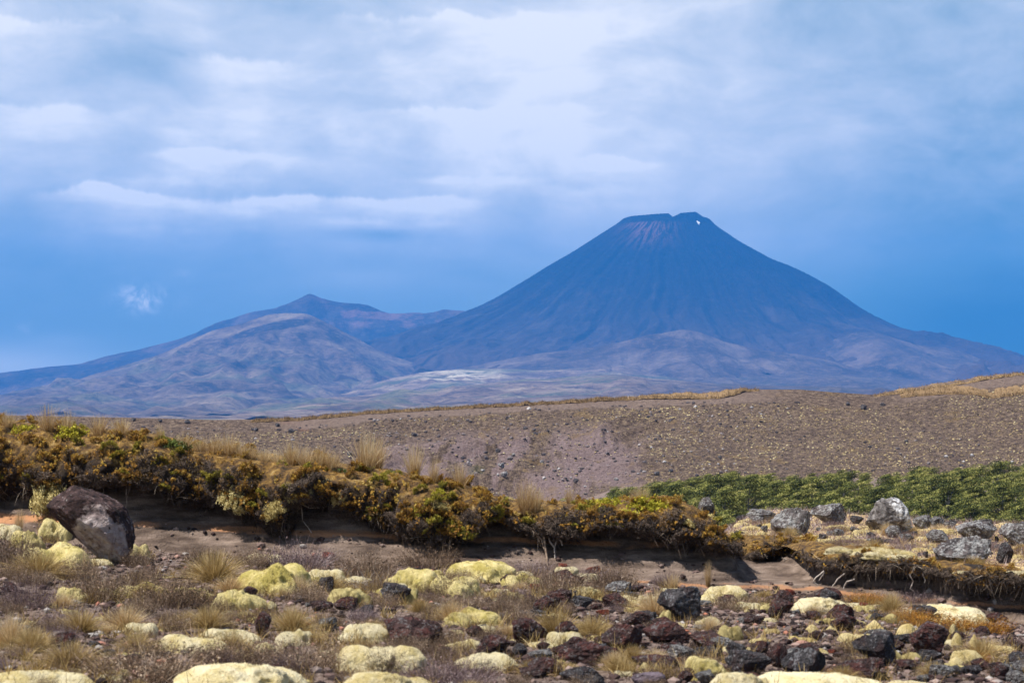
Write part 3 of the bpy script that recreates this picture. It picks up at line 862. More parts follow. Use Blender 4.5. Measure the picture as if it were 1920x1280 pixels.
def tussock_mesh(name, m, seed, n=170, spread=.35, lean=(0, 0), droop=.3, wid=.012, hvar=.35):
    """unit height tussock"""
    rs = np.random.RandomState(seed)
    a = rs.rand(n) * 6.283; rad = np.sqrt(rs.rand(n)) * .12
    base = np.c_[np.cos(a) * rad, np.sin(a) * rad, np.full(n, -.03)]
    tl = np.abs(rs.normal(size=n)) * spread
    a2 = a + rs.normal(size=n) * .5
    d = unit(np.c_[np.cos(a2) * tl + lean[0], np.sin(a2) * tl + lean[1], np.ones(n)])
    L = (1 - hvar * rs.rand(n) ** 1.5) * (.95 - .25 * np.minimum(tl, 1))
    cu = np.c_[np.cos(a2) * droop * tl + lean[0] * .25, np.sin(a2) * droop * tl, -droop * .5 * tl] * (0.5 + rs.rand(n)[:, None])
    V, Fc, T = ribbons(base, d, L, wid * (.7 + .7 * rs.rand(n)), cu, rs, 4, np.clip(rs.rand(n), 0, 1))
    T = np.clip(T * .75 + np.tile(np.linspace(0, .28, 4), n), 0, 1)
    return mesh(name, V, Fc, m, tint=T)


def twig_mesh(name, m, seed, n=620, leafy=1500):
    """low wiry heather bush, unit radius"""
    rs = np.random.RandomState(seed)
    a = rs.rand(n) * 6.283; rad = np.sqrt(rs.rand(n)) * .75
    base = np.c_[np.cos(a) * rad, np.sin(a) * rad, np.zeros(n)]
    d = unit(np.c_[base[:, :2] * .7 + rs.normal(size=(n, 2)) * .35, np.full(n, .8)])
    hh = (.55 + .45 * rs.rand(n)) * (1 - .5 * rad ** 2)
    V0, F0, T0 = ribbons(base, d, hh, np.full(n, .011), rs.normal(size=(n, 3)) * .14, rs, 3, rs.rand(n))
    k = rs.randint(0, n, leafy); t = .35 + .65 * rs.rand(leafy)
    c = base[k] + d[k] * (hh[k] * t)[:, None] + rs.normal(size=(leafy, 3)) * .05
    V1, F1, T1 = leaves(c, unit(rs.normal(size=(leafy, 3))), np.full(leafy, .055) * (.6 + .8 * rs.rand(leafy)), rs, np.clip(T0[k * 3] * .6 + .4 * rs.rand(leafy), 0, 1))
    V, FF, T, MI = join([(V0, F0, T0, 0), (V1, F1, T1, 0)])
    return mesh(name, V, FF, m, tint=T)


def moss_mesh(name, m, seed, lobes=4, h=.5, shag=0.0):
    """cushion about 1 wide (x -0.5..0.5), several swelling lobes, furry skin; origin at its base"""
    rs = np.random.RandomState(seed)
    V, Fc = ICO[5]
    ce = [(x + rs.normal() * .05, rs.normal() * .13, 0) for x in np.linspace(-.31, .31, lobes + 1)]
    sl = rs.choice([-1, 1]) * rs.rand()
    rr = [.22 + .10 * rs.rand() for _ in ce]; hh = [h * (.86 + .14 * rs.rand() + .55 * sl * c[0]) for c in ce]
    hh[rs.randint(lobes)] = h * 1.1
    # push an ellipsoid outward to the smooth union of the lobes
    d = V.copy()
    out = np.zeros(len(d)); P0 = d * (.03, .03, .03)
    t = np.zeros(len(d)) + .02
    def field(p):
        s = 0
        for c, r, q in zip(ce, rr, hh):
            s = s + np.exp(-2.5 * (((p[:, 0] - c[0]) / r) ** 2 + ((p[:, 1] - c[1]) / (r * .85)) ** 2 + (p[:, 2] / q) ** 2 - 1) * .5)
        return s
    lo = np.zeros(len(d)); hi = np.full(len(d), 1.2)
    for _ in range(18):
        mid = (lo + hi) / 2; ins = field(d * mid[:, None]) > 1
        lo = np.where(ins, mid, lo); hi = np.where(ins, hi, mid)
    P = d * lo[:, None]
    P += d * (.11 * fb3(d * 2.0 + seed * 3.1, 4) + .009 * fb3(d * 8 + seed, 4, .6))[:, None] * (1 + .8 * shag)
    P[:, :2] *= (1 + .10 * fb3(np.c_[d[:, :2] * 3.5, d[:, 2] * .4] + seed * 5.3, 3))[:, None]
    P[:, 2] = np.where(P[:, 2] < 0, P[:, 2] * .35, P[:, 2])
    T0 = np.full(len(Fc), .5)
    # fur: tiny upright flecks over the skin
    n = int(7000 + 5000 * shag)
    k = rs.randint(0, len(Fc), n); w = rs.dirichlet((1, 1, 1), n)
    tri = P[Fc[k]]; c = (tri * w[:, :, None]).sum(1)
    nn = unit(np.cross(tri[:, 1] - tri[:, 0], tri[:, 2] - tri[:, 0]))
    sel = c[:, 2] > -.02; c = c[sel]; nn = nn[sel]; n = len(c)
    dd = unit(nn + rs.normal(size=(n, 3)) * .45 + (0, 0, .3))
    V1, F1, T1 = ribbons(c - dd * .008, dd, (.020 + .07 * shag) * (.4 + rs.rand(n)), np.full(n, .008), np.zeros((n, 3)), rs, 1, .3 + .7 * rs.rand(n))
    VV, FF, T, MI = join([(P, Fc, T0, 0), (V1, F1, T1, 0)])
    me = mesh(name, VV, FF, m, tint=T, smooth=True)
    return me


def rock_mesh(name, m, seed, sub=5, shape=(1, .8, .7), blocky=.5, rough=.10, cut=None):
    """about 1 wide, origin at base centre"""
    rs = np.random.RandomState(seed)
    V, Fc = ICO[sub]; P = V.copy()
    # chisel by random planes for angular faces
    for i in range(20):
        nrm = rs.normal(size=3); nrm /= np.linalg.norm(nrm)
        dd = .60 + .30 * rs.rand() - blocky * .14
        s = P @ nrm; P -= np.maximum(s - dd, 0)[:, None] * nrm * .98
    P *= (1 + .16 * fb3(V * 1.3 + seed * 2.7, 3) + rough * fb3(V * 4 + seed, 4, .6, ridge=True) + rough * .45 * fb3(V * 11 + seed, 3, .6))[:, None]
    P *= np.array(shape) * .5
    if cut: P = cut(P)
    P /= (P[:, 0].max() - P[:, 0].min())
    P[:, 2] -= P[:, 2].min() + (.12 * (P[:, 2].max() - P[:, 2].min()))
    return mesh(name, P, Fc, m, smooth=True)


# ------------------------------------------------------------------ the undercut turf banks
def lump(x, z, s=1.0): return .11 * fb2(x * 2.1, z * 2.1, 3) + .09 * fb2(x * 6, z * 6, 3)


def turf_surface(px0, px1, lipf, topf, yfrontf, depth_back, taper=.25, seed=0, thickfrac=1.0):
    """returns grid X (nx, nt, 3): closed-looking swept cross-section from the underside round the lip over the top"""
    nx = int((px1 - px0) / 3.2); pxs = np.linspace(px0, px1, nx)
    rows = []
    for px in pxs:
        Yf = yfrontf(px)
        x = (px - 960) / F * Yf
        zl = ZC + (HOR - lipf(px)) / F * Yf; zt = ZC + (HOR - topf(px)) / F * (Yf + .55)
        e = min(1, (px - px0) / F * 20 / taper, (px1 - px) / F * 20 / taper); e = max(e, 0) ** .5
        h = (zt - zl)
        # (dy, z) outline
        out = [(.95, zl + .06), (.55, zl + .03), (.28, zl + .005), (.10, zl), (.02, zl + .10 * h), (-.02, zl + .28 * h), (.02, zl + .48 * h), (.12, zl + .68 * h),
               (.27, zl + .85 * h), (.48, zl + .97 * h), (.75, zt), (1.3, zt + .01), (2.2, zt - .04), (3.2, zt - .15), (depth_back, zt - .4)]
        out = np.array(out)
        tt = np.linspace(0, len(out) - 1, 52)
        dy = np.interp(tt, np.arange(len(out)), out[:, 0]); zz = np.interp(tt, np.arange(len(out)), out[:, 1])
        mid = zl + .45 * h
        zz = mid + (zz - mid) * (.25 + .75 * e); dy = dy + (1 - e) * .45
        rows.append(np.c_[np.full(52, x), Yf + dy, zz])
    A = np.array(rows)
    n = lump(A[..., 0] + seed, A[..., 2] + A[..., 1]) 
    A[..., 1] -= n * 1.0; A[..., 2] += n * .35
    return A


bank_specs = []
def yfr1(px):
    x = (px - 960) / F * 20.4
    return float(yfoot(x)) + .34 + .07 * math.sin(px * .021) + .05 * math.sin(px * .053 + 1) + .55 * max(0, (px - 1340) / 60) ** 2 * .6
A1 = turf_surface(-420, 1402, lambda p: interp(p, LIP), lambda p: interp(p, TOP) + 8, yfr1, 4.4, seed=0)
L2 = [(1385, 1060), (1400, 1062), (1420, 1050), (1440, 1038), (1470, 1030), (1500, 1032), (1545, 1040)]; T2 = [(1385, 1000), (1420, 1012), (1450, 1014), (1500, 1014), (1545, 1018)]
def yfr2(px): return 21.9 + .35 * math.sin(px * .03)
A2 = turf_surface(1392, 1560, lambda p: interp(p, L2), lambda p: interp(p, T2), yfr2, 2.6, seed=4)
L3 = [(1515, 1052), (1540, 1062), (1570, 1068), (1620, 1070), (1660, 1068), (1700, 1062), (1740, 1070), (1790, 1092), (1830, 1090), (1860, 1082), (1920, 1096), (2000, 1115), (2400, 1150)]
T3 = [(1515, 1036), (1560, 1028), (1620, 1032), (1700, 1040), (1750, 1052), (1800, 1062), (1860, 1066), (1920, 1075), (2000, 1085), (2400, 1105)]
def yfr3(px):
    x = (px - 960) / F * 19
    return float(yfoot(x)) + .16 + .06 * math.sin(px * .04)
A3 = turf_surface(1520, 2350, lambda p: interp(p, L3), lambda p: interp(p, T3), yfr3, 2.0, seed=9)
for nm, A, lab in (('turf_bank', A1, 'long dark peat turf overhanging the bare sand face'), ('turf_bank', A2, 'short thin turf edge above the bare soil hollow'), ('turf_bank', A3, 'low dark turf ledge overhanging deep shade at right')):
    nx, nt_ = A.shape[:2]
    me = mesh('turf_bank', A.reshape(-1, 3), grid_faces(nx, nt_), M['peat'], smooth=True)
    at = me.attributes.new('veg', 'FLOAT', 'POINT'); at.data.foreach_set('value', np.tile(np.linspace(0, 1, nt_), nx).astype(np.float32))
    obj('turf_bank', me, label=lab, cat='turf bank')


def sample_turf(A, n, t0, t1, rs):
    nx, nt_ = A.shape[:2]
    i = rs.rand(n) * (nx - 2); j = (t0 + (t1 - t0) * rs.rand(n)) * (nt_ - 2)
    i0 = i.astype(int); j0 = j.astype(int)
    P = A[i0, j0]; a = A[i0 + 1, j0] - P; b = A[i0, j0 + 1] - P
    nn = unit(np.cross(b, a)); nn = np.where((nn[:, 1] > .9)[:, None], -nn, nn)
    return P + a * (i - i0)[:, None] + b * (j - j0)[:, None], nn, j / (nt_ - 2)


# ------------------------------------------------------------------ plants library
rsG = np.random.RandomState(11)
LIB = {}
LIB['rust'] = [shrub_mesh('heath_rust', M['heath_rust'], M['heath_dark'], s, n=2600) for s in (1, 2, 3)]
LIB['olive'] = [shrub_mesh('heath_olive', M['heath_olive'], M['heath_dark'], s, n=2800) for s in (4, 5)]
LIB['dark'] = [shrub_mesh('heath_dark', M['heath_dark'], M['heath_dark'], s, n=2000, leaf=.019, sprigs=130) for s in (6, 7, 8)]
LIB['yellow'] = [shrub_mesh('shrub_yellow', M['heath_yellow'], M['heath_dark'], s, n=1300, leaf=.022, flat=.6) for s in (9, 10)]
M['gold_tuft'] = material('golden_lichen_tuft', tintramp([(0, (.14, .10, .04)), (.3, (.34, .26, .10)), (.6, (.58, .48, .20)), (1, (.80, .70, .38))]), transl=.2)
LIB['gold'] = [shrub_mesh('gold_tuft', M['gold_tuft'], M['gold_tuft'], s_, n=4200, leaf=.017, flat=.8, sprigs=160) for s_ in (31, 32, 33)]
LIB['green'] = [shrub_mesh('shrub_green', M['heath_green'], M['heath_dark'], s, n=1100, leaf=.03, flat=.6) for s in (12,)]
LIB['tus'] = [tussock_mesh('tussock', M['straw'], s, n=260, spread=.26, lean=(-.03, 0), wid=.0105) for s in (1, 2, 3)]
LIB['tusw'] = [tussock_mesh('tussock_wide', M['straw_gold'] if s < 6 else M['straw'], s, n=900, spread=.62, droop=.5, wid=.013) for s in (4, 5, 6)]
LIB['twb'] = [twig_mesh('twig_brown', M['twig_brown'], s) for s in (1, 2, 3)]
LIB['twp'] = [twig_mesh('twig_purple', M['twig_purple'], s, leafy=900) for s in (4, 5)]
LIB['two'] = [twig_mesh('twig_orange', M['twig_orange'], s, n=500, leafy=2200) for s in (6, 7)]
for kd in ('moss', 'moss_pale', 'moss_gold', 'moss_brown'):
    LIB['shag_' + kd] = [moss_mesh('shaggy_cushion', M[kd], 320 + s, lobes=3, h=hh, shag=.5) for s, hh in enumerate((.40, .30, .26, .22))]
    LIB[kd] = [moss_mesh('cushion', M[kd], 20 + s + len(kd), lobes=l, h=hh) for s, (l, hh) in enumerate(((1, .34), (2, .30), (3, .26), (4, .22), (2, .32), (3, .28), (4, .28), (5, .24)))]
for kd in ('rock_maroon', 'rock_dark', 'rock_grey'):
    LIB[kd] = [rock_mesh('rock', M[kd], 40 + s + len(kd), shape=sh, rough=ro) for s, (sh, ro) in enumerate((((1, .8, .75), .12), ((1, .8, .5), .10), ((1.1, .8, .62), .14), ((1, .9, .95), .09)))]
for kd in ('rock_pink', 'rock_red', 'rock_purple'):
    LIB[kd] = [rock_mesh('rock', M[kd], 60 + len(kd), shape=(1, .8, .45), rough=.06)]

LAB_COUNT = {}
def place(kind, v, px, row, w, name, label, cat, group=None, hs=1.0, rz=None, sink=0.0, P=None, tilt=0.0, rs=random.Random(5)):
    """w = width in photo pixels at that distance; hs multiplies height"""
    if P is None: P = hit(px, row)
    s = w / F * P[1]
    me = LIB[kind][v % len(LIB[kind])]
    if rz is None: rz = rs.uniform(0, 6.28)
    return obj(name, me, label=label, cat=cat, group=group, loc=(P[0], P[1], P[2] - sink), rot=(tilt * .3, tilt, rz), scale=(s, s, s * hs))


# heath shrubs growing over the banks: individuals
def cover(A, plan, rs, group, where, gap=None):
    for kind, n, t0, t1, smin, smax, lab in plan:
        Pn, nn, tj = sample_turf(A, n * 3, t0, t1, rs)
        c = 0
        for p, q in zip(Pn, nn):
            if c >= n: break
            u = 960 + p[0] * F / p[1]
            if u < -130 or u > 2050: continue
            c += 1
            s = smin + (smax - smin) * rs.rand()
            # lean out with the surface, but grow upward
            d = unit((np.array([q * .8 + (0, 0, .9)])))[0]
            e = Vector(d).to_track_quat('Z', 'Y').to_euler()
            e.rotate_axis('Z', rs.rand() * 6.28)
            o = obj('heath_shrub', LIB[kind][rs.randint(len(LIB[kind]))], label=lab, cat='shrub', group=group + ' ' + lab.split()[0],
                    loc=tuple(p - d * s * .35), scale=(s, s, s * (.75 + .3 * rs.rand())))
            o.rotation_euler = e
rs = np.random.RandomState(3)
cover(A1, [('rust', 150, .30, .82, .075, .135, 'rusty orange heath shrub growing on the long turf bank'),
           ('olive', 80, .32, .80, .075, .135, 'olive yellow heath shrub growing on the long turf bank')], rs, 'heath shrubs on the long bank', '')
cover(A2, [('dark', 10, .12, .42, .07, .12, 'dark heath shrub on the thin turf edge above the soil hollow'),
           ('rust', 14, .38, .80, .07, .12, 'rusty heath shrub on the thin turf edge above the soil hollow')], rs, 'heath shrubs on the thin turf edge', '')
cover(A3, [('rust', 14, .55, .85, .06, .11, 'low orange heath shrub on top of the right turf ledge')], rs, 'shrubs on the right ledge', '')


def twiggy(specs, rs):
    """the wiry dark growth along the lower edges, far too tangled to count"""
    VV, FF, TT = [], [], []; off = 0
    for A, n, t0, t1, s0, s1 in specs:
        P, nn, _ = sample_turf(A, n, t0, t1, rs)
        for p, q in zip(P, nn):
            me = LIB['dark'][rs.randint(3)]
            if me.name not in TC:
                co = np.zeros(len(me.vertices) * 3); me.vertices.foreach_get('co', co)
                lv = np.zeros(len(me.loops), int); me.loops.foreach_get('vertex_index', lv)
                tt = np.zeros(len(me.polygons)); me.attributes['tint'].data.foreach_get('value', tt)
                TC[me.name] = (co.reshape(-1, 3), lv.reshape(-1, 4), tt)
            co, f, t = TC[me.name]
            sc = s0 + (s1 - s0) * rs.rand()
            qq = Vector(unit(np.array([q * .9 + (0, 0, .4)]))[0]).to_track_quat('Z', 'Y').to_matrix()
            a = rs.rand() * 6.28; Rz = np.array([[math.cos(a), -math.sin(a), 0], [math.sin(a), math.cos(a), 0], [0, 0, 1]])
            VV.append((co * sc) @ (np.array(qq) @ Rz).T + (p - q * sc * .3)); FF.append(f + off); TT.append(t * .8 + .25 * rs.rand()); off += len(co)
    obj('twiggy_heath', mesh('twiggy_heath', np.concatenate(VV), np.concatenate(FF), M['heath_dark'], tint=np.clip(np.concatenate(TT), 0, 1)), label='tangled dark twiggy heath along the lower edges of the turf banks', cat='heath', kind='stuff')
TC = {}
twiggy([(A1, 210, .10, .46, .08, .17), (A2, 24, .12, .5, .06, .10), (A3, 110, .10, .52, .05, .10)], rs)


def ledge(A, px, frac):
    """point on a turf surface in column px, at fraction frac round its outline"""
    j = int(frac * (A.shape[1] - 1)); c = 960 + A[:, j, 0] * F / A[:, j, 1]
    return A[int(np.argmin(np.abs(c - px))), j]


def on_turf(A, px, row, front=True):
    c = 960 + A[..., 0] * F / A[..., 1]; r = HOR - (A[..., 2] - ZC) * F / A[..., 1]
    d = np.hypot(c - px, r - row) + (A[..., 1] - A[..., 1].min()) * 2
    return A.reshape(-1, 3)[int(np.argmin(d))]


# cushions of moss growing in the bank's cover
BANKMOSS = []
for px, row, w, kd, v, hs, lab in ((98, 905, 78, 'moss_gold', 0, 2.3, 'large shaggy straw yellow moss mound on the left end of the turf bank'),
        (365, 882, 56, 'moss_gold', 1, 1.2, 'small yellow moss patch among rusty heath above the sand face'),
        (435, 915, 66, 'moss_brown', 1, 1.3, 'tan moss tuft at the lower edge of the bank left of centre'),
        (552, 905, 44, 'moss_gold', 0, 1.6, 'upright yellow moss tuft above the hanging turf clump'),
        (575, 912, 30, 'moss_gold', 0, 1.3, 'little yellow moss tuft beside the upright one on the bank'),
        (640, 922, 34, 'moss_gold', 1, 1.2, 'rounded yellow moss tuft above the shaded sand hollow'),
        (610, 900, 30, 'moss_brown', 0, 1.3, 'dull tan moss tuft in the middle of the heath bank'),
        (820, 940, 50, 'moss_gold', 1, .8, 'pale yellow moss streak above the lowest bulge of the bank'),
        (520, 940, 50, 'moss_brown', 0, 1.2, 'brown moss patch on the hanging clump of the bank'),
        (1330, 962, 42, 'moss_gold', 2, 1.0, 'pale yellow moss cap beside the stone at the bank\'s right end'),
        (955, 920, 30, 'moss_gold', 2, .8, 'small ochre moss patch where the bank dips'),
        (1290, 975, 34, 'moss_brown', 2, .8, 'flat ochre moss patch on the dark right end of the bank')):
    p = on_turf(A1, px, row)
    BANKMOSS.append((px, row, w, hs, kd, v + 1, lab, 'moss cushions on the long bank', p))
for px, fr, w, kd, v, hs, lab in ((1566, .66, 50, 'moss_pale', 1, .9, 'pale moss tuft crowning the left end of the right turf ledge'),
        (1628, .68, 84, 'moss_pale', 2, .75, 'yellow moss draped over the right ledge beside a tussock'),
        (1672, .68, 96, 'moss_pale', 2, .75, 'wide pale moss mat draped over the right turf ledge'),
        (1645, .60, 64, 'moss_gold', 1, .8, 'lowest hanging lobe of moss on the right turf ledge'),
        (1696, .66, 60, 'moss_pale', 1, .7, 'right end of the pale moss draped over the turf ledge'),
        (1808, .62, 50, 'moss_gold', 2, .6, 'thin tan moss patch low on the right ledge below the boulders'),
        (1905, .70, 80, 'moss_gold', 2, .6, 'golden moss patch at the far right on the turf ledge')):
    BANKMOSS.append((px, 1050, w / 1.45 * 1.1, hs, kd, v, lab, 'moss cushions on the right ledge', ledge(A3, px, fr)))
for px, row, w, v, lab in ((1140, 945, 80, 0, 'bright yellow green shrub on the bank top left of a pale tussock'), (1215, 945, 90, 1, 'bright yellow green shrub on the bank top right of a pale tussock'), (1175, 958, 50, 0, 'smaller yellow shrub just below the two bright ones'),
                      (682, 872, 44, 1, 'yellow green shrub at the foot of the tallest tussock'), (52, 806, 64, 0, 'yellow green shrub at the left end of the skyline'), (135, 812, 70, 1, 'yellow green shrub with pale flowers below two left tussocks'),
                      (1250, 935, 40, 1, 'small yellow shrub near the right end of the bank top'), (818, 915, 40, 0, 'low yellow green shrub halfway down the bank crest')):
    p = on_turf(A1, px, row)
    place('yellow', v, px, row, w * .55, 'yellow_shrub', lab, 'shrub', 'yellow green shrubs on the bank', P=p - (0, .03, .05), hs=1.0)
for px, row, w, lab in ((330, 832, 60, 'dark green leafy shrub on the bank skyline'), (640, 880, 40, 'dark green shrub with pale flowers left of the tallest tussock'), (735, 885, 44, 'dark green shrub with pale flowers right of the tallest tussock')):
    p = on_turf(A1, px, row)
    place('green', 0, px, row, w * .55, 'green_shrub', lab, 'shrub', 'green shrubs on the bank', P=p - (0, .03, .05))

# skyline tussocks
def sky_tus(px, base, top, v, lab, kd='tus', wide=1.0, name='tussock', A=A1, group='pale tussocks on the bank skyline'):
    p = on_turf(A, px, base); s = (base - top) / F * p[1] / .92
    obj(name, LIB[kd][v % 3], label=lab, cat='tussock', group=group, loc=tuple(p - (0, -.05, .03)), rot=(0, 0, px * .7), scale=(s * wide, s * wide, s))
for a in ((88, 808, 748, 0, 'tall pale tussock, first from the left on the bank skyline', 'tus', 1.0),
          (122, 810, 757, 1, 'leaning pale tussock, second from the left on the bank skyline', 'tus', .8),
          (224, 815, 775, 2, 'low spreading pale tussock right of the first two', 'tus', 1.5),
          (297, 828, 783, 0, 'thin upright tussock between low and crowded tussocks', 'tus', .6),
          (686, 880, 798, 1, 'tallest and broadest golden tussock on the bank skyline', 'tus', 1.05),
          (705, 880, 812, 2, 'second clump leaning right of the tallest tussock', 'tus', .9),
          (778, 893, 820, 0, 'golden tussock right of the tallest one', 'tus', .85),
          (812, 905, 850, 2, 'thin low tussock just below the golden one', 'tus', .6),
          (862, 912, 858, 1, 'short dense pale tussock where the bank dips', 'tus', .9),
          (985, 962, 884, 2, 'tall golden tussock on the low part of the bank', 'tus', .85),
          (1004, 962, 900, 0, 'shorter tussock touching the tall one on the low bank', 'tus', .8),
          (1069, 942, 904, 1, 'small pale tussock standing alone on the low bank', 'tus', .8),
          (1206, 945, 898, 2, 'straw tussock between the bright yellow shrubs', 'tus', .9),
          (1190, 945, 906, 0, 'thin straw tussock touching the left yellow shrub', 'tus', .7),
          (1322, 958, 925, 1, 'tiny pink brown tussock before the lone stone', 'tus', .9)):
    sky_tus(*a)
for i, px in enumerate((345, 375, 402, 428, 452, 470, 495, 520, 548, 572, 598, 622, 185, 12)):
    base = float(interp(px, TOP)) + 14
    sky_tus(px, base, base - 44 - 10 * math.sin(px), i, 'short pale tussock in the crowded row along the bank skyline', 'tus', 1.25, group='crowded tussocks along the skyline')

# hanging twigs and rootlets along the lips: stuff
def fringe(As, rs):
    parts = []
    for A, n, t0, t1, L in As:
        P, nn, _ = sample_turf(A, n, t0, t1, rs)
        d = unit(nn * .8 + rs.normal(size=P.shape) * .8 + (0, -.25, -.15))
        V, Fc, T = ribbons(P, d, L * (.3 + rs.rand(n)), np.full(n, .007), rs.normal(size=P.shape) * .05 + (0, 0, -.05), rs, 3, rs.rand(n) ** 1.3)
        parts.append((V, Fc, T, 0))
    V, FF, T, _ = join(parts)
    obj('hanging_roots', mesh('hanging_roots', V, FF, M['heath_dark'], tint=T), label='fine grey rootlets and dead twigs fringing the overhanging turf edges', cat='roots', kind='stuff')
fringe([(A1, 9000, .05, .34, .12), (A2, 700, .06, .36, .09), (A3, 7000, .05, .50, .10)], rs)
def sprinkle(rs):
    parts = []
    for A, n in ((A1, 150000), (A2, 6000), (A3, 12000)):
        P, nn, tj = sample_turf(A, n, .16, .90, rs)
        cl = fb2(P[:, 0] * 3, P[:, 2] * 5 + P[:, 1], 3)
        P = P + nn * (.01 + .08 * rs.rand(n) + .05 * cl)[:, None]
        lowc = np.clip((tj - .25) * 2.2, 0, .5)
        V, Fc, T = leaves(P, unit(rs.normal(size=P.shape) + nn), .028 * (.6 + rs.rand(n)), rs, np.clip(.12 + lowc + .55 * cl + .3 * rs.rand(n), 0, 1))
        parts.append((V, Fc, T, 0))
    V, FF, T, _ = join(parts)
    obj('heath_cover', mesh('heath_cover', V, FF, M['heath_rust'], tint=T), label='low rusty heath leaves filling the gaps between shrubs on the turf banks', cat='heath', kind='stuff')
sprinkle(rs)

# ------------------------------------------------------------------ boulders and stones
GR = 'grey boulders on the terrace'
def rock(px, base, w, h, kind, v, lab, rz=None, name='boulder', cat='boulder', group=None, tilt=0.0, dy=0.0, P=None):
    if P is None: P = hit(px, base)
    s = w / F * P[1]
    me = LIB[kind][v % len(LIB[kind])]
    zs = np.array([q.co[2] for q in me.vertices]) if me.name not in ZH else None
    if zs is not None: ZH[me.name] = float(zs.max())
    hs = (h / F * P[1]) / ZH[me.name] / s
    rz = random.Random(int(px * 7 + base)).uniform(-.5, .5) + (math.pi if int(px) % 2 else 0) if rz is None else rz
    return obj(name, me, label=lab, cat=cat, group=group, loc=(P[0], P[1] + s * .3 + dy, P[2]), rot=(0, tilt, rz), scale=(s, s, s * hs))
ZH = {}
LIB['hero'] = [rock_mesh('boulder_body', M['hero'], 91, sub=6, shape=(1, .8, .86), blocky=.15, rough=.045)]
LIB['white'] = [rock_mesh('boulder_body', M['rock_white'], 92, sub=6, shape=(1, .8, .8), blocky=.4, rough=.09)]
def herob():
    P = hit(165, 1056); s = 168 / F * P[1]
    rsx = np.random.RandomState(5)
    V, Fc = ICO[6]; Q = V.copy()
    for nrm, dd in (((-.75, -.45, -.35), .58), ((.2, -.95, .1), .68), ((.9, -.2, .05), .78), ((-.45, -.3, .85), .80), ((.45, -.2, .8), .74), ((-.2, -.9, -.5), .62), ((.6, -.75, -.2), .74)):
        nrm = np.array(nrm); nrm = nrm / np.linalg.norm(nrm)
        Q -= np.maximum(Q @ nrm - dd, 0)[:, None] * nrm * .9
    Q *= (1 + .06 * fb3(V * 1.6 + 4, 3) + .085 * fb3(V * 3.2, 5, .6, ridge=True) + .035 * fb3(V * 14, 4, .65))[:, None]
    Q[:, 0] = Q[:, 0] * (.78 + .16 * Q[:, 2]) - Q[:, 2] * .36          # leans up to the left
    Q *= np.array((.50, .40, .50)); Q[:, 2] *= (142 / 168) / (Q[:, 2].max() - Q[:, 2].min()) * 1.06
    Q[:, 0] *= 1 / (Q[:, 0].max() - Q[:, 0].min()); Q[:, 2] -= Q[:, 2].min() + .04
    me = mesh('boulder', Q, Fc, M['hero'], smooth=True)
    obj('boulder', me, label='big leaning boulder with maroon black top and pale lichened face at left', cat='boulder', loc=(P[0], P[1] + .3, P[2]), scale=(s, s, s))
herob()
for a in ((1430, 979, 56, 25, 'rock_grey', 1, 'flat grey slab at the left end of the terrace skyline row'),
          (1492, 1004, 76, 52, 'rock_grey', 2, 'broad pinkish grey boulder, widest of the left skyline row'),
          (1558, 984, 66, 40, 'rock_grey', 0, 'grey boulder with a peaked top left of the white lichened one'),
          (1608, 982, 28, 16, 'rock_dark', 1, 'small low dark stone left of the white lichened boulder'),
          (1676, 1008, 34, 24, 'rock_grey', 3, 'small grey stone at the foot of the white lichened boulder'),
          (1731, 993, 38, 28, 'rock_grey', 1, 'grey stone touching the right of the white lichened boulder'),
          (1759, 988, 32, 20, 'rock_grey', 2, 'low grey stone before the trees, second right of the white one'),
          (1787, 988, 16, 14, 'rock_dark', 0, 'tiny dark stone in golden moss before the trees'),
          (1758, 1018, 46, 26, 'rock_grey', 3, 'round grey stone left of the big front block'),
          (1835, 1016, 78, 42, 'rock_grey', 1, 'flat topped grey block behind the big front block'),
          (1822, 1060, 118, 54, 'rock_grey', 2, 'biggest grey block on the terrace, at the ledge edge'),
          (1887, 1056, 32, 40, 'rock_dark', 3, 'dark stone wedged right of the biggest grey block'),
          (1912, 1024, 66, 46, 'rock_grey', 0, 'grey boulder cut by the right edge of the photo'),
          (1633, 1009, 18, 12, 'rock_dark', 2, 'tiny dark stone in front of the white lichened boulder'),
          (1463, 998, 14, 12, 'rock_dark', 1, 'tiny dark stone before the broad pinkish boulder'),
          (1560, 1003, 22, 8, 'rock_grey', 1, 'flat small stone between moss patches on the terrace'),
          (1700, 1012, 26, 12, 'rock_grey', 2, 'low stone in pink heath below the white boulder'),
          (1650, 1020, 20, 10, 'rock_dark', 0, 'small dark stone beside the terrace tussock')):
    rock(*a, group=GR)
rock(1671, 1001, 92, 68, 'white', 0, 'tall rounded boulder splashed with white lichen on the terrace', rz=0.0, group=GR)
rock(1331, 958, 36, 36, 'rock_grey', 3, 'lone upright grey stone at the right end of the long bank', P=on_turf(A1, 1331, 958) - (0, 0, .03))
for px, row, w, v, kd in ((1424, 992, 14, 0, 'rock_dark'), (1450, 990, 10, 1, 'rock_grey'), (1515, 1010, 12, 2, 'rock_dark'), (1600, 996, 14, 3, 'rock_grey'), (1690, 1018, 12, 0, 'rock_dark'), (1715, 1004, 12, 1, 'rock_dark'), (1742, 1030, 12, 2, 'rock_grey'),
                      (1790, 1002, 10, 1, 'rock_grey'), (1580, 990, 10, 2, 'rock_dark'), (1655, 1036, 12, 1, 'rock_grey'), (1872, 1030, 14, 2, 'rock_grey'), (1725, 1042, 10, 3, 'rock_dark'), (1535, 995, 10, 0, 'rock_grey')):
    rock(px, row, w, w * .7, kd, v, 'small stone half sunk in moss and heath on the terrace', name='stone', cat='stone', group='small stones on the terrace')

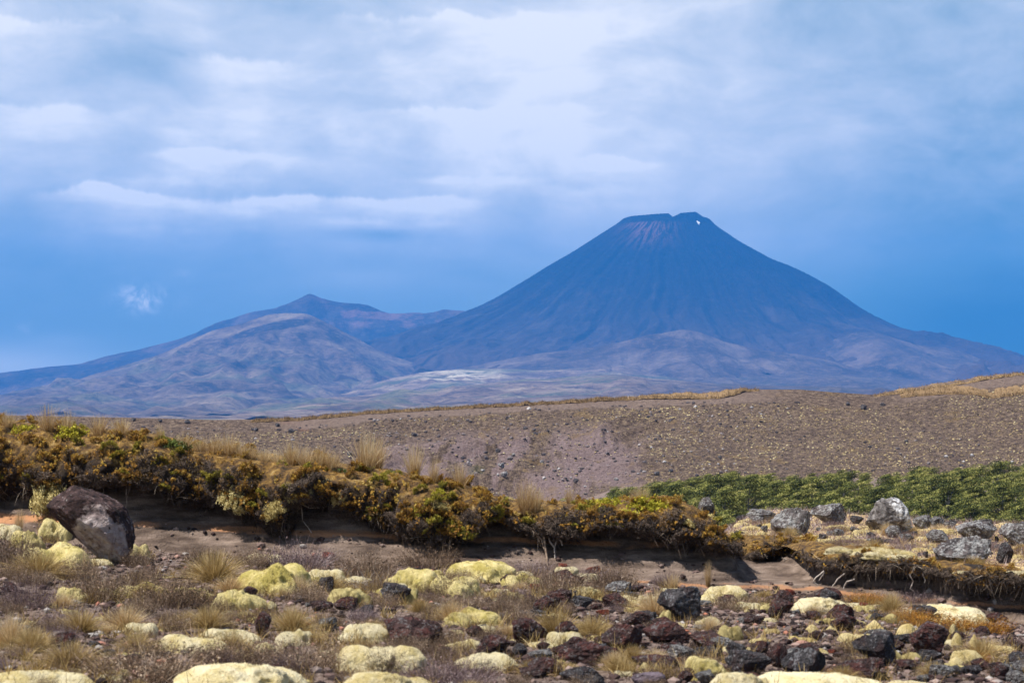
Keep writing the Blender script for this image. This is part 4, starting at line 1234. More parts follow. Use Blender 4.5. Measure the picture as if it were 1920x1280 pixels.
FGR = 'lava rocks in the foreground'
for a in ((14, 1112, 34, 22, 'rock_maroon', 1, 'dark red rock at the left edge below the shaggy heath'),
          (118, 1218, 50, 34, 'rock_maroon', 0, 'maroon rock with a rounded back in grey rubble at lower left'),
          (176, 1214, 24, 13, 'rock_dark', 1, 'small dark flat rock right of the rounded maroon one'),
          (352, 1176, 20, 18, 'rock_dark', 3, 'small grey upright rock on bare grit left of centre'),
          (424, 1188, 20, 12, 'rock_dark', 2, 'small black rock on bare grit beside pale moss'),
          (490, 1192, 40, 46, 'rock_maroon', 3, 'tall maroon rock left of the pale grass tuft'),
          (612, 1110, 34, 30, 'rock_dark', 0, 'black rock tucked under a small moss cushion'),
          (600, 1146, 46, 20, 'rock_maroon', 2, 'low maroon rock on the bare strip, left one of a pair'),
          (652, 1144, 46, 26, 'rock_maroon', 0, 'maroon rock with a pale chip, right one of a pair'),
          (742, 1132, 60, 40, 'rock_dark', 1, 'black rock capped by moss beside a grey dead twig bundle'),
          (770, 1214, 112, 56, 'rock_maroon', 2, 'large craggy maroon black rock in the lower centre'),
          (925, 1228, 66, 36, 'rock_maroon', 1, 'speckled maroon rock right of a long pale moss cushion'),
          (985, 1206, 66, 46, 'rock_maroon', 0, 'broad maroon rock left of the golden tussock'),
          (975, 1232, 34, 26, 'rock_dark', 3, 'grey speckled rock just below the broad maroon one'),
          (1063, 1100, 48, 32, 'rock_maroon', 3, 'round maroon rock wearing a moss cap near the sand face'),
          (1025, 1152, 54, 36, 'rock_maroon', 2, 'slanting maroon rock on brick red rubble'),
          (1090, 1142, 50, 26, 'rock_dark', 1, 'low black rock below a moss streak'),
          (1210, 1174, 58, 30, 'rock_dark', 2, 'rounded black rock with a moss clump at its right'),
          (1280, 1166, 86, 66, 'rock_dark', 0, 'tall pointed dark rock with a smooth blue grey top'),
          (1095, 1250, 92, 46, 'rock_maroon', 2, 'large maroon rock behind which a moss crescent shows'),
          (1172, 1218, 76, 48, 'rock_maroon', 0, 'rounded maroon rock with a dark hollow below its top'),
          (1250, 1206, 92, 40, 'rock_maroon', 1, 'long knobbly maroon rock below the tall pointed one'),
          (1335, 1218, 80, 34, 'rock_maroon', 3, 'maroon rock at the right end of the knobbly row'),
          (1330, 1238, 66, 26, 'rock_dark', 2, 'low dark rock above a yellow moss saddle'),
          (1408, 1268, 92, 48, 'rock_dark', 1, 'long sloping dark rock right of a yellow moss saddle'),
          (1428, 1226, 34, 26, 'rock_maroon', 0, 'dark maroon rock above the long sloping one'),
          (1230, 1262, 92, 34, 'rock_maroon', 2, 'slanting maroon rock with golden moss under it'),
          (1020, 1268, 74, 34, 'rock_maroon', 1, 'flat reddish rock at the lower middle edge'),
          (1090, 1282, 82, 30, 'rock_dark', 3, 'grey lichened rock at the lower middle edge'),
          (1648, 1246, 88, 60, 'rock_dark', 0, 'smooth blue black rounded rock ringed by yellow moss'),
          (1742, 1228, 80, 62, 'rock_maroon', 3, 'domed maroon grey rock right of the blue black one'),
          (1455, 1162, 34, 32, 'rock_maroon', 2, 'dark maroon rock below a moss mound and bare slope'),
          (1582, 1172, 50, 40, 'rock_maroon', 0, 'craggy maroon rock in the right rubble field'),
          (1558, 1130, 38, 24, 'rock_dark', 1, 'grey black rock touching a moss mound below the ledge'),
          (1462, 1252, 46, 46, 'rock_maroon', 1, 'maroon rock at lower right beside the twin peaked rock'),
          (1516, 1268, 82, 54, 'rock_dark', 2, 'twin peaked dark rock at lower right'),
          (1620, 1275, 98, 38, 'rock_maroon', 0, 'wide flat maroon rock near the lower right edge'),
          (1843, 1258, 38, 24, 'rock_maroon', 3, 'small maroon domed rock below straw moss at far right'),
          (1470, 1132, 40, 26, 'rock_maroon', 1, 'brick dusted dark rock above the rubble at right'),
          (1745, 1244, 46, 24, 'rock_dark', 0, 'small rock in the shade under the domed maroon one'),
          (1900, 1222, 40, 24, 'rock_maroon', 2, 'maroon rubble rock at the far right edge'),
          (1530, 1200, 34, 18, 'rock_maroon', 3, 'low dark rock in the middle of the right rubble'),
          (1190, 1198, 34, 22, 'rock_dark', 1, 'dark wedge rock between two rounded maroon ones'),
          (690, 1150, 26, 16, 'rock_dark', 2, 'small dark rock right of the maroon pair'),
          (36, 1190, 44, 18, 'rock_dark', 1, 'flat dark rock in the grey rubble at left'),
          (240, 1252, 40, 22, 'rock_maroon', 2, 'maroon rock at lower left beside brown heather')):
    rock(*a, group=FGR)
for a in ((1884, 1186, 40, 22, 'rock_pink', 0, 'flat pinkish slab below the right ledge'), (1210, 1284, 74, 20, 'rock_purple', 0, 'smooth purple grey rock at the bottom edge'),
          (1112, 1078, 30, 16, 'rock_red', 0, 'brick red rock near the sand face'), (1053, 1066, 22, 10, 'rock_red', 0, 'small brick red rock behind the moss capped one'),
          (1012, 1160, 34, 12, 'rock_pink', 0, 'pale pink slab under the slanting maroon rock'), (783, 1134, 24, 10, 'rock_red', 0, 'pinkish red chip right of the moss capped black rock'),
          (560, 1128, 24, 12, 'rock_pink', 0, 'pale chip beside the maroon pair'), (615, 1048, 24, 12, 'rock_red', 0, 'brick red stone at the foot of the sand face'),
          (668, 1074, 22, 10, 'rock_red', 0, 'brick red stone above the grey dead twigs'), (1130, 1152, 26, 10, 'rock_red', 0, 'orange red chip right of the low black rock'),
          (1005, 1108, 26, 14, 'rock_red', 0, 'dusky red stone beside brown heather'), (235, 1062, 20, 9, 'rock_red', 0, 'reddish stone at the foot of the leaning boulder'),
          (105, 1200, 46, 16, 'rock_pink', 0, 'pale grey slab leaning on the rounded maroon rock')):
    rock(*a, name='stone', cat='stone', group='coloured stones in the foreground')
# unlisted middling rocks and scattered stones
rr = random.Random(42)
nsm = 0
while nsm < 290:
    px = rr.uniform(-60, 1980); row = rr.uniform(1090, 1290)
    if rr.random() > .25 + .75 * (px > 900): continue
    P = hit(px, row)
    if P[1] > yfoot(P[0]) - .25: continue
    w = rr.choice([12, 14, 16, 20, 24, 30, 38]) if px < 950 else rr.choice([12, 14, 18, 24, 32, 42, 52])
    kd = rr.choice(['rock_maroon', 'rock_maroon', 'rock_dark', 'rock_maroon', 'rock_grey', 'rock_red' if rr.random() < .3 else 'rock_maroon'])
    if kd == 'rock_red': w = min(w, 20)
    rock(px, row, w, w * rr.uniform(.35, .7), kd, rr.randrange(4), 'small angular lava stone lying in the foreground rubble', name='stone', cat='stone', group='small lava stones in the foreground', P=P)
    nsm += 1

# ------------------------------------------------------------------ moss cushions
MG = 'moss cushions in the foreground'
MOSS = [
 (75, 1290, 190, 40, 'moss_pale', 2, 'cream moss cushion cut by the lower left corner'),
 (462, 1300, 250, 66, 'moss_pale', 2, 'largest cream moss cushion, at the bottom left of centre'),
 (352, 1228, 145, 42, 'moss_pale', 1, 'pale moss cushion behind brown heather at lower left'),
 (430, 1206, 120, 32, 'moss_pale', 3, 'long pale moss streak above the lower left cushion'),
 (505, 1222, 60, 26, 'moss_pale', 0, 'small pale moss end beside grey twigs'),
 (102, 1012, 62, 48, 'moss', 0, 'rounded green yellow moss against the leaning boulder'),
 (110, 1060, 125, 56, 'moss', 2, 'long smooth green moss roll below the leaning boulder'),
 (48, 1030, 62, 46, 'moss', 1, 'yellow moss mound left of the long green roll'),
 (10, 1012, 60, 38, 'moss_pale', 1, 'pale moss at the left edge beside dry grass'),
 (262, 1046, 36, 34, 'moss', 0, 'small moss tuft right of the leaning boulder'),
 (134, 1132, 62, 42, 'moss', 1, 'fuzzy moss mound in brown grass at left'),
 (270, 1120, 110, 36, 'moss', 2, 'moss cushion half hidden by brown grass left of centre'),
 (360, 1124, 80, 32, 'moss', 1, 'olive flecked moss hump right of the hidden one'),
 (442, 1142, 96, 46, 'moss', 3, 'spreading moss mound with green stained side'),
 (262, 1190, 64, 32, 'moss_pale', 1, 'pale moss tuft on bare grit at left'),
 (512, 1116, 140, 76, 'moss', 2, 'big arched yellow green moss cushion near the sand face'),
 (496, 1052, 70, 20, 'moss_pale', 1, 'thin pale moss strip behind the big arched cushion'),
 (608, 1092, 68, 34, 'moss_pale', 1, 'small pale moss cushion over a black rock'),
 (770, 1110, 104, 56, 'moss', 1, 'bright moss hump, left one of the joined pair'),
 (855, 1116, 92, 46, 'moss', 1, 'moss hump with a brown patch, right one of the joined pair'),
 (895, 1084, 134, 42, 'moss', 3, 'long raised moss roll directly below the sand face'),
 (810, 1082, 44, 20, 'moss', 0, 'little moss crest behind the joined pair'),
 (982, 1096, 76, 28, 'moss', 2, 'moss cushion right of the long raised roll'),
 (655, 1132, 80, 40, 'moss_brown', 1, 'brownish moss mound among grey twigs'),
 (762, 1130, 40, 40, 'moss', 0, 'moss flank on the right of the capped black rock'),
 (738, 1098, 40, 12, 'moss_pale', 1, 'thin moss cap on the black rock'),
 (884, 1170, 106, 40, 'moss', 2, 'smooth oval moss cushion with brown grass at its left'),
 (670, 1204, 106, 42, 'moss_pale', 2, 'moss cushion with green side left of the craggy rock'),
 (555, 1208, 78, 40, 'moss_pale', 1, 'moss cushion under pale grass at lower left of centre'),
 (718, 1262, 156, 62, 'moss_pale', 1, 'tall cream moss mound below the craggy rock'),
 (865, 1218, 76, 26, 'moss_pale', 2, 'low cream moss right of the craggy rock'),
 (906, 1252, 118, 38, 'moss_pale', 3, 'long cream moss cushion in the lower centre'),
 (728, 1300, 156, 50, 'moss_pale', 2, 'cream moss mound cut by the bottom edge in the centre'),
 (498, 1142, 44, 22, 'moss_pale', 0, 'little pale moss below the big arched cushion'),
 (938, 1114, 34, 16, 'moss_pale', 1, 'small pale moss patch below the long roll'),
 (1060, 1076, 44, 16, 'moss_pale', 1, 'moss cap on the round maroon rock'),
 (1100, 1122, 72, 30, 'moss_pale', 2, 'flat pale moss mound left of the moss streak'),
 (1172, 1132, 70, 22, 'moss_pale', 3, 'narrow pale moss streak left of the tufted grass'),
 (1258, 1110, 36, 12, 'moss_pale', 1, 'small moss sliver behind the tall pointed rock'),
 (1350, 1126, 96, 34, 'moss_pale', 2, 'arched cream moss mound below the shaded sand'),
 (1402, 1142, 46, 20, 'moss_pale', 1, 'moss tail running down right of the arched mound'),
 (1245, 1168, 24, 34, 'moss', 0, 'upright bright moss clump between two dark rocks'),
 (1058, 1212, 72, 36, 'moss_pale', 1, 'moss crescent behind the large maroon rock'),
 (1324, 1266, 80, 42, 'moss', 1, 'yellow moss saddle left of the long sloping rock'),
 (1388, 1228, 60, 22, 'moss_pale', 1, 'small cream moss oval above the long sloping rock'),
 (1220, 1264, 44, 30, 'moss_gold', 0, 'golden moss lobe under the slanting rock'),
 (1400, 1300, 120, 50, 'moss_pale', 2, 'cream moss mound at the bottom edge right of centre'),
 (1370, 1202, 50, 40, 'moss_brown', 1, 'scruffy pale moss pillow in reddish rubble'),
 (1548, 1148, 104, 36, 'moss_pale', 2, 'moss mound in front of the bare soil hollow'),
 (1765, 1166, 150, 40, 'moss_pale', 3, 'long low moss crest over orange heath at right'),
 (1616, 1212, 70, 32, 'moss_gold', 1, 'golden moss shoulder left of the blue black rock'),
 (1678, 1194, 84, 36, 'moss_gold', 0, 'dome of golden moss above the blue black rock'),
 (1778, 1202, 34, 42, 'moss_gold', 0, 'upright moss tuft behind the domed rock'),
 (1810, 1214, 44, 36, 'moss_gold', 0, 'round moss ball right of the domed rock'),
 (1702, 1242, 60, 32, 'moss_brown', 0, 'olive moss hummock between the two big right rocks'),
 (1806, 1246, 72, 34, 'moss_gold', 2, 'sprawling moss pad right of the domed rock foot'),
 (1893, 1248, 60, 20, 'moss_gold', 2, 'thin straw moss at the far right'),
 (1555, 1306, 240, 52, 'moss_pale', 3, 'largest cream moss at the bottom right'),
 (1700, 1300, 120, 30, 'moss_pale', 2, 'low cream moss in the bottom right corner'),
 (1448, 1188, 30, 16, 'moss_gold', 1, 'tiny moss beside a maroon rock right of centre'),
 (1138, 1212, 30, 16, 'moss_pale', 0, 'tiny moss between maroon rocks'),
 (1160, 1230, 24, 12, 'moss_gold', 1, 'golden moss fleck below the rounded maroon rock'),
]
MZ = {}; SKIRT = []
def cushion(px, base, w, h, kd, v, lab, group=MG, P=None, rz=None, skirt=True):
    if P is None: P = hit(px, base)
    s = w / F * P[1] / .98
    me = LIB[kd][v + (4 if len(LIB[kd]) > 4 and int(px + base) % 2 else 0)]
    if me.name not in MZ:
        co = np.zeros(len(me.vertices) * 3); me.vertices.foreach_get('co', co); co = co.reshape(-1, 3); MZ[me.name] = (co[:, 2].max() - .015, co[:, 0].max() - co[:, 0].min())
    s = s / MZ[me.name][1] * .98
    if skirt: SKIRT.append((P[0], P[1] + s * .25, s * .5, s * .62))
    hz = h / F * P[1] / MZ[me.name][0] / s
    r = random.Random(int(px + base * 3))
    if rz is None: rz = r.uniform(-.3, .3) + (math.pi if r.random() < .5 else 0)
    return obj('moss_cushion', me, label=lab, cat='moss', group=group, loc=(P[0], P[1] + s * .25, P[2] - .015), rot=(0, r.uniform(-.08, .08), rz), scale=(s * 1.06, s * r.uniform(1.2, 1.6), s * hz * .74))
CAPS = {1060: .26, 738: .22, 608: .12, 762: .05}
for m_ in MOSS:
    px, base, w, h, kd, v, lab = m_
    P = None
    if base > 1283:      # beyond the lower frame edge: nearer to the camera
        P = hit(px, base)
    if lab.startswith('moss cap on the round'): P = hit(1063, 1100) + (0, .1, .125)
    if lab.startswith('thin moss cap'): P = hit(742, 1132) + (0, .1, .13)
    cushion(px, base, w * 1.06, h * 1.12, kd, v, lab, P=P)
for px, row, w, hs, kd, v, lab, grp, p in BANKMOSS:
    if px < 1500:
        sg = w / F * p[1] / 1.9
        obj('moss_tuft', LIB['gold'][int(px) % 3], label=lab, cat='moss', group=grp, loc=(p[0], p[1] + .02 - sg * .1, p[2] - sg * .75 * min(hs, 1.5)), rot=(.5, 0, px), scale=(sg, sg, sg * min(hs, 1.6) * 1.15))
        continue
    cushion(px, row + 4, w * (1.1 if px < 1500 else 1.45), w * .5 * hs, 'shag_' + kd.replace('moss_gold', 'moss_gold' if px < 1500 else 'moss_pale'), min(v, 3), lab, group=grp, P=p + ((0, .03 - w / F * 4, -w * .22 / F * 20) if px < 1500 else (0, -.16, -.015)), skirt=False)
rr2 = random.Random(77); q = 0
while q < 210:
    px = rr2.uniform(-40, 1960); row = rr2.uniform(1085, 1285)
    if q % 2: m0 = MOSS[rr2.randrange(len(MOSS))]; px = m0[0] + rr2.gauss(0, m0[2] * .55); row = m0[1] + rr2.gauss(4, 7)
    if row > 1290: continue
    P = hit(px, row)
    if P[1] > yfoot(P[0]) - .3: continue
    w = rr2.uniform(16, 62)
    cushion(px, row, w, w * rr2.uniform(.25, .45), rr2.choice(['moss', 'moss_pale', 'moss_brown', 'moss_pale'] if px < 1300 else ['moss_gold', 'moss_brown', 'moss_pale']), rr2.randrange(4), 'small scrap of pale moss between stones in the foreground', group='small moss scraps in the foreground', P=P); q += 1
TM = 'golden moss pads on the terrace'
for px, base, w, h, kd, v, lab in ((1490, 1016, 54, 15, 'moss_gold', 2, 'golden moss pad below the broad pinkish boulder'), (1548, 1018, 40, 14, 'moss_gold', 1, 'golden moss pad between heath and the terrace edge'),
        (1576, 994, 54, 16, 'moss_gold', 3, 'cream gold moss below the peaked grey boulder'), (1612, 1004, 48, 17, 'moss_gold', 2, 'golden moss left of the tiny dark stone'),
        (1450, 988, 42, 12, 'moss_gold', 2, 'golden moss pad below the flat grey slab'), (1742, 1014, 50, 14, 'moss_gold', 3, 'golden moss pad left of the round grey stone'),
        (1778, 1002, 54, 18, 'moss_gold', 2, 'bright gold moss below the tiny dark stone by the trees'), (1722, 1034, 44, 12, 'moss_gold', 2, 'pale moss strip left of the biggest grey block'),
        (1762, 1034, 32, 10, 'moss_gold', 1, 'small moss strip touching the biggest grey block'), (1386, 1005, 36, 18, 'moss_gold', 1, 'moss ball just beyond the right end of the long bank'),
        (1412, 994, 42, 14, 'moss_gold', 3, 'pale moss ridge behind the moss ball'), (1440, 1013, 28, 12, 'moss_gold', 1, 'small golden moss above the soil hollow'),
        (1404, 1010, 30, 14, 'moss', 0, 'greenish moss knob beside the moss ball'), (1645, 1000, 30, 14, 'moss_gold', 1, 'little moss at the left foot of the white lichened boulder'),
        (1880, 1014, 26, 18, 'moss_gold', 0, 'golden moss between two grey blocks at right'), (1708, 1022, 34, 9, 'moss_gold', 2, 'thin moss line in the pink heath of the terrace'),
        (1905, 1046, 36, 12, 'moss_gold', 1, 'golden moss below the boulder at the right edge'), (1512, 990, 30, 9, 'moss_gold', 2, 'moss fleck right of the broad pinkish boulder'),
        (1590, 1022, 36, 10, 'moss_gold', 1, 'straw moss at the left of the terrace tussock')):
    cushion(px, base, w, h, kd, v, lab, group=TM)

# ------------------------------------------------------------------ foreground grasses and heathers
def tuft(kd, px, row, w, h, v, name, lab, cat, group, P=None):
    if P is None: P = hit(px, row)
    if kd.startswith('tus'):
        s = h / F * P[1] / .9; ws = w / F * P[1] / (1.15 if kd == 'tusw' else .75)
        sc = (ws, ws, s)
    else:
        s = w / F * P[1] / 2; sc = (s, s, h / F * P[1] / .95)
    return obj(name, LIB[kd][v % len(LIB[kd])], label=lab, cat=cat, group=group, loc=(P[0], P[1] + .02, P[2] - .01), rot=(0, 0, (px * 1.7) % 6.28), scale=sc)
for px, row, w, h, v, lab in ((402, 1092, 84, 56, 0, 'broad brown gold tussock left of the big arched moss'), (1042, 1196, 72, 52, 1, 'golden dome tussock behind the moss crescent'), (1228, 1152, 66, 42, 2, 'pale dome tussock left of the tall pointed rock'),
        (1108, 1190, 60, 34, 0, 'low golden tussock right of the dome tussock'), (548, 1184, 66, 44, 1, 'pale loose tussock above a moss cushion'), (18, 1212, 66, 58, 2, 'dark gold tussock at the left edge'), (70, 1080, 90, 44, 0, 'shaggy pale tussock under the mossy mound at left'),
        (130, 1250, 100, 46, 1, 'faint straw tussock near the lower left corner'), (845, 1168, 44, 44, 2, 'brown tussock at the left end of the smooth oval moss'), (1672, 1152, 40, 38, 0, 'upright olive tussock before the right ledge shade'), (1842, 1232, 70, 36, 1, 'spiky straw tussock right of the sprawling moss pad'),
        (235, 1180, 60, 44, 2, 'pale tussock beside the moss tuft on grit'), (390, 1178, 60, 40, 0, 'straw tussock above the lower left moss'), (700, 1190, 50, 30, 1, 'straw tussock behind the green sided moss'), (1330, 1186, 40, 30, 2, 'olive tussock beside the scruffy pale moss'),
        (620, 1106, 50, 30, 1, 'straw tuft beside the small pale moss over rock'), (560, 1112, 40, 34, 2, 'tan tuft hugging the right of the big arched moss'), (1160, 1260, 50, 30, 0, 'straw tuft in the rocks at the lower centre'), (1640, 1040, 46, 36, 1, 'upright brown tussock on the right turf ledge'),
        (150, 1186, 70, 40, 0, 'green tinged tussock at left above grey rubble'), (1230, 1242, 40, 26, 2, 'small straw tuft beside golden moss'), (1480, 1008, 26, 26, 1, 'small brown tuft in front of the broad pinkish boulder'), (1820, 1062, 44, 20, 0, 'thin grass before the biggest grey block'),
        (1664, 1004, 24, 30, 2, 'orange brown tuft before the white lichened boulder')):
    tuft('tusw', px, row, w * 1.3, h * (1.25 if row > 1060 else 1), v, 'tussock', lab, 'tussock', 'broad tussocks')
for px, row, w, h, v, lab in ((1328, 1102, 18, 56, 0, 'thin tall grass sprig standing before the shaded sand'), (1262, 1106, 34, 36, 1, 'sparse pale grass sprigs behind the tall pointed rock'), (35, 1000, 26, 50, 2, 'thin dry grass stalks at the left edge'), (160, 1082, 26, 60, 1, 'thin curved stalks below the leaning boulder'),
                              (545, 1176, 40, 50, 0, 'fine pale stalks above the loose tussock')):
    tuft('tus', px, row, w, h, v, 'grass_sprig', lab, 'grass', 'thin grass sprigs')
for kd, px, row, w, h, v, lab in (('twb', 185, 1128, 90, 62, 0, 'dark green brown heather clump right of the fuzzy moss'), ('twb', 320, 1136, 130, 50, 1, 'olive brown heather mat before the hidden moss'), ('twb', 280, 1275, 190, 66, 2, 'large reddish brown heather clump at lower left'),
        ('twp', 560, 1062, 110, 44, 0, 'purple grey heather at the foot of the sand face'), ('twb', 690, 1080, 90, 44, 1, 'olive heather with moss under the sand face'), ('twb', 800, 1062, 100, 38, 2, 'brown heather below the lowest bulge of the bank'),
        ('twp', 990, 1074, 80, 26, 1, 'purple brown heather beside the twisted stems'), ('twb', 1042, 1118, 90, 50, 0, 'brown heather clump right of a moss cushion'), ('twb', 1150, 1102, 80, 40, 1, 'dark olive heather on the brick red ground'),
        ('twb', 580, 1252, 130, 56, 2, 'brown heather in the lower centre left'), ('twp', 840, 1284, 150, 50, 0, 'dusky pink heather at the bottom centre'), ('twb', 440, 1244, 130, 42, 1, 'green brown heather above the largest cream moss'),
        ('twb', 720, 1256, 66, 44, 0, 'brown heather growing on the tall cream mound'), ('twb', 850, 1112, 60, 40, 2, 'dark brown heather patch on the joined moss pair'), ('twp', 130, 1178, 80, 40, 1, 'grey purple heather left of the tussocks'),
        ('two', 1622, 1132, 62, 24, 0, 'rusty orange heath cushion below the right ledge'), ('two', 1760, 1180, 110, 32, 1, 'orange heath band under the long moss crest'), ('two', 1850, 1186, 80, 28, 0, 'orange heath tail at the end of the moss crest'),
        ('two', 1705, 1166, 60, 26, 1, 'orange heath at the near end of the moss crest'), ('twp', 1720, 1128, 70, 22, 0, 'purple heather in the shade edge of the ledge'), ('twb', 1380, 1142, 80, 28, 1, 'pinkish heather in front of the arched cream moss'),
        ('twp', 1110, 1090, 90, 26, 1, 'faint purple heather at the edge of the bare sand'), ('twb', 950, 1150, 60, 36, 0, 'brown heather right of the long moss roll'), ('twb', 1310, 1252, 70, 28, 2, 'pale brown heather above the moss saddle'),
        ('twb', 470, 1060, 60, 34, 0, 'brown twigs left of the purple grey heather'), ('twb', 380, 1056, 60, 30, 1, 'olive brown heather on the sand left of centre'), ('twp', 50, 1140, 80, 50, 0, 'grey wiry heather at left below the tussock'),
        ('twb', 30, 1065, 70, 66, 2, 'dark shaded heather at the left edge'), ('twb', 255, 1062, 50, 34, 1, 'green black heather right of the leaning boulder'), ('twp', 960, 1122, 50, 24, 1, 'small grey heather left of the slanting rock'),
        ('twb', 1240, 1272, 60, 26, 0, 'reddish heather at the bottom centre right'), ('two', 1500, 1030, 60, 18, 0, 'orange heath strip on the rim of the soil hollow'), ('two', 1440, 1022, 60, 18, 1, 'orange yellow heath left on the rim of the hollow'),
        ('twp', 1590, 1022, 50, 22, 0, 'pink heath left of the terrace tussock'), ('twp', 1690, 1030, 50, 20, 1, 'pink heath right of the terrace tussock'), ('two', 1790, 1072, 70, 16, 1, 'orange heath before the biggest grey block'), ('two', 1860, 1070, 60, 14, 0, 'orange heath at the right of the biggest grey block')):
    tuft(kd, px, row, w * (1.3 if row > 1050 else 1), h * (1.35 if row > 1050 else 1), v, 'heather_clump', lab, 'heather', 'heather clumps')
# lesser, indistinguishable tufts
rr = random.Random(9)
for i in range(270):
    px = rr.uniform(-80, 2000); row = rr.uniform(1075, 1300)
    P = hit(px, row)
    if P[1] > yfoot(P[0]) - .1: continue
    if px > 1050 and rr.random() < .2: continue
    kd = rr.choice(['twb', 'twb', 'twp', 'twb', 'tusw', 'twb', 'twb']) if px < 1100 else rr.choice(['twb', 'twp', 'twb', 'two', 'twb', 'tusw'])
    w = rr.uniform(30, 88) if px < 1100 else rr.uniform(24, 60)
    tuft(kd, px, row, w, w * rr.uniform(.4, .65), i, 'heather_clump' if kd[0:2] == 'tw' else 'tussock',
         'small low brown heather tuft among the foreground stones' if kd[0:2] == 'tw' else 'small low straw tuft among the foreground stones',
         'heather' if kd[0:2] == 'tw' else 'tussock', 'small heather tufts' if kd[0:2] == 'tw' else 'small straw tufts', P=P)
for i in range(80):
    px = rr.uniform(1400, 2000); row = rr.uniform(975, 1045)
    P = hit(px, row)
    if P[1] < yfoot(P[0]) + 1.2 + 2 * float(gapw(P[0])): continue
    kd = rr.choice(['twp', 'twb', 'twp', 'tusw'])
    w = rr.uniform(20, 44)
    tuft(kd, px, row, w, w * rr.uniform(.3, .5), i, 'heather_clump', 'low pinkish heath tuft between the terrace boulders', 'heather', 'heath tufts on the terrace', P=P)

# ------------------------------------------------------------------ roots and twisted stems
def root(pts, r0, r1, mat_, name, lab, cat, group=None):
    P = np.array(pts, float); n = 6; k = 7
    t = np.linspace(0, len(P) - 1, (len(P) - 1) * 4 + 1)
    C = np.stack([np.interp(t, np.arange(len(P)), P[:, i]) for i in range(3)], 1)
    C = C + .008 * np.stack([fb3(C * 9 + 5, 2), fb3(C * 9 + 11, 2), fb3(C * 9 + 17, 2)], 1)
    R = np.linspace(r0, r1, len(C)); d = np.gradient(C, axis=0); d = unit(d)
    up = np.array([0, 1, 0]); a = unit(np.cross(d, up)); b = np.cross(d, a)
    an = np.arange(n) / n * 6.283
    V = C[:, None] + (a[:, None] * np.cos(an)[None, :, None] + b[:, None] * np.sin(an)[None, :, None]) * R[:, None, None]
    i = np.arange(len(C) - 1)[:, None] * n; j = np.arange(n)[None]; j2 = (j + 1) % n
    Fc = np.stack([i + j, i + j2, i + n + j2, i + n + j], -1).reshape(-1, 4)
    return V.reshape(-1, 3), Fc, None
def roots(name, lines, Y, mat_, lab, cat, group, r0=.011, r1=.004):
    parts = [root([unproj(px, row, Y + (q[2] if len(q) > 2 else 0)) for q in ln for px, row in [q[:2]]], r0, r1, mat_, '', '', '') + (0,) for ln in lines]
    V, FF, T, _ = join(parts)
    obj(name, mesh(name, V, FF, mat_, smooth=True), label=lab, cat=cat, group=group)
RG = 'bare roots and stems under the turf'
Yb = lambda px: yfr1(px) + .12
roots('root', [[(238, 905), (237, 925), (238, 945, -.05), (232, 955, -.05)]], Yb(238) + .1, M['root'], 'single pale root hanging behind the leaning boulder', 'root', RG, .006, .003)
roots('root', [[(565, 940), (566, 962), (568, 975), (580, 992, -.1), (592, 1008, -.15)], [(566, 945), (580, 952), (600, 951)]], Yb(566) + .1, M['root'], 'pale forked root hanging in the second sand hollow', 'root', RG, .006, .003)
roots('twisted_stem', [[(1008, 985), (1020, 1005), (1023, 1030, -.1), (1026, 1055, -.2), (1028, 1072, -.25)], [(1004, 1000), (1016, 1012), (1021, 1030, -.1)]], Yb(1020) - .05, M['root_brown'], 'brown twisted stem below the low bank, left of two', 'stem', RG, .014, .008)
roots('twisted_stem', [[(1050, 992), (1046, 1008), (1040, 1025), (1041, 1050, -.1), (1042, 1070, -.15)], [(1040, 1026), (1032, 1016), (1028, 1004)], [(1046, 1008), (1052, 1014), (1055, 1022)]], Yb(1045) - .05, M['root'], 'pale forked stem below the low bank, right of two', 'stem', RG, .010, .006)
Y3 = lambda px: yfr3(px) - .02
roots('root', [[(1545, 1070), (1530, 1082), (1525, 1090), (1534, 1096)], [(1545, 1072), (1536, 1088)]], Y3(1540), M['root'], 'white crooked root, leftmost under the right ledge', 'root', RG, .008, .005)
roots('root', [[(1584, 1075), (1570, 1085), (1562, 1097), (1560, 1103)]], Y3(1570), M['root'], 'white crooked root, second under the right ledge', 'root', RG, .008, .005)
roots('root', [[(1602, 1085), (1588, 1089), (1583, 1098), (1582, 1105)]], Y3(1590), M['root'], 'white bent root, third under the right ledge', 'root', RG, .008, .005)
roots('root', [[(1705, 1075), (1712, 1090), (1706, 1104), (1714, 1108)]], Y3(1710), M['root'], 'thin pale root in the deep shade below the ledge', 'root', RG, .006, .003)
roots('root', [[(1730, 1075), (1735, 1088), (1733, 1093)]], Y3(1733), M['root'], 'short pale root right of the thin one in shade', 'root', RG, .005, .003)
pR = hit(1474, 1050)
roots('root', [[(1466, 1046), (1474, 1048), (1482, 1050), (1481, 1056)], [(1474, 1048), (1470, 1052)]], pR[1] - .03, M['root'], 'small white root lying on the bare soil hollow', 'root', RG, .007, .004)
# bundle of grey dead twigs
pB = hit(697, 1108)
rsb = np.random.RandomState(2)
nb = 60
bb = pB + np.c_[rsb.normal(size=nb) * .09, rsb.normal(size=nb) * .04, np.abs(rsb.normal(size=nb)) * .02]
db = unit(np.c_[rsb.normal(size=nb), rsb.normal(size=nb) * .5, .3 + np.abs(rsb.normal(size=nb)) * .5])
Vb_, Fb_, Tb_ = ribbons(bb, db, .10 + .12 * rsb.rand(nb), np.full(nb, .008), rsb.normal(size=(nb, 3)) * .04, rsb, 3, rsb.rand(nb))
obj('dead_twigs', mesh('dead_twigs', Vb_, Fb_, M['root'], tint=Tb_), label='bundle of grey bleached dead twigs beside the moss capped rock', cat='twigs')

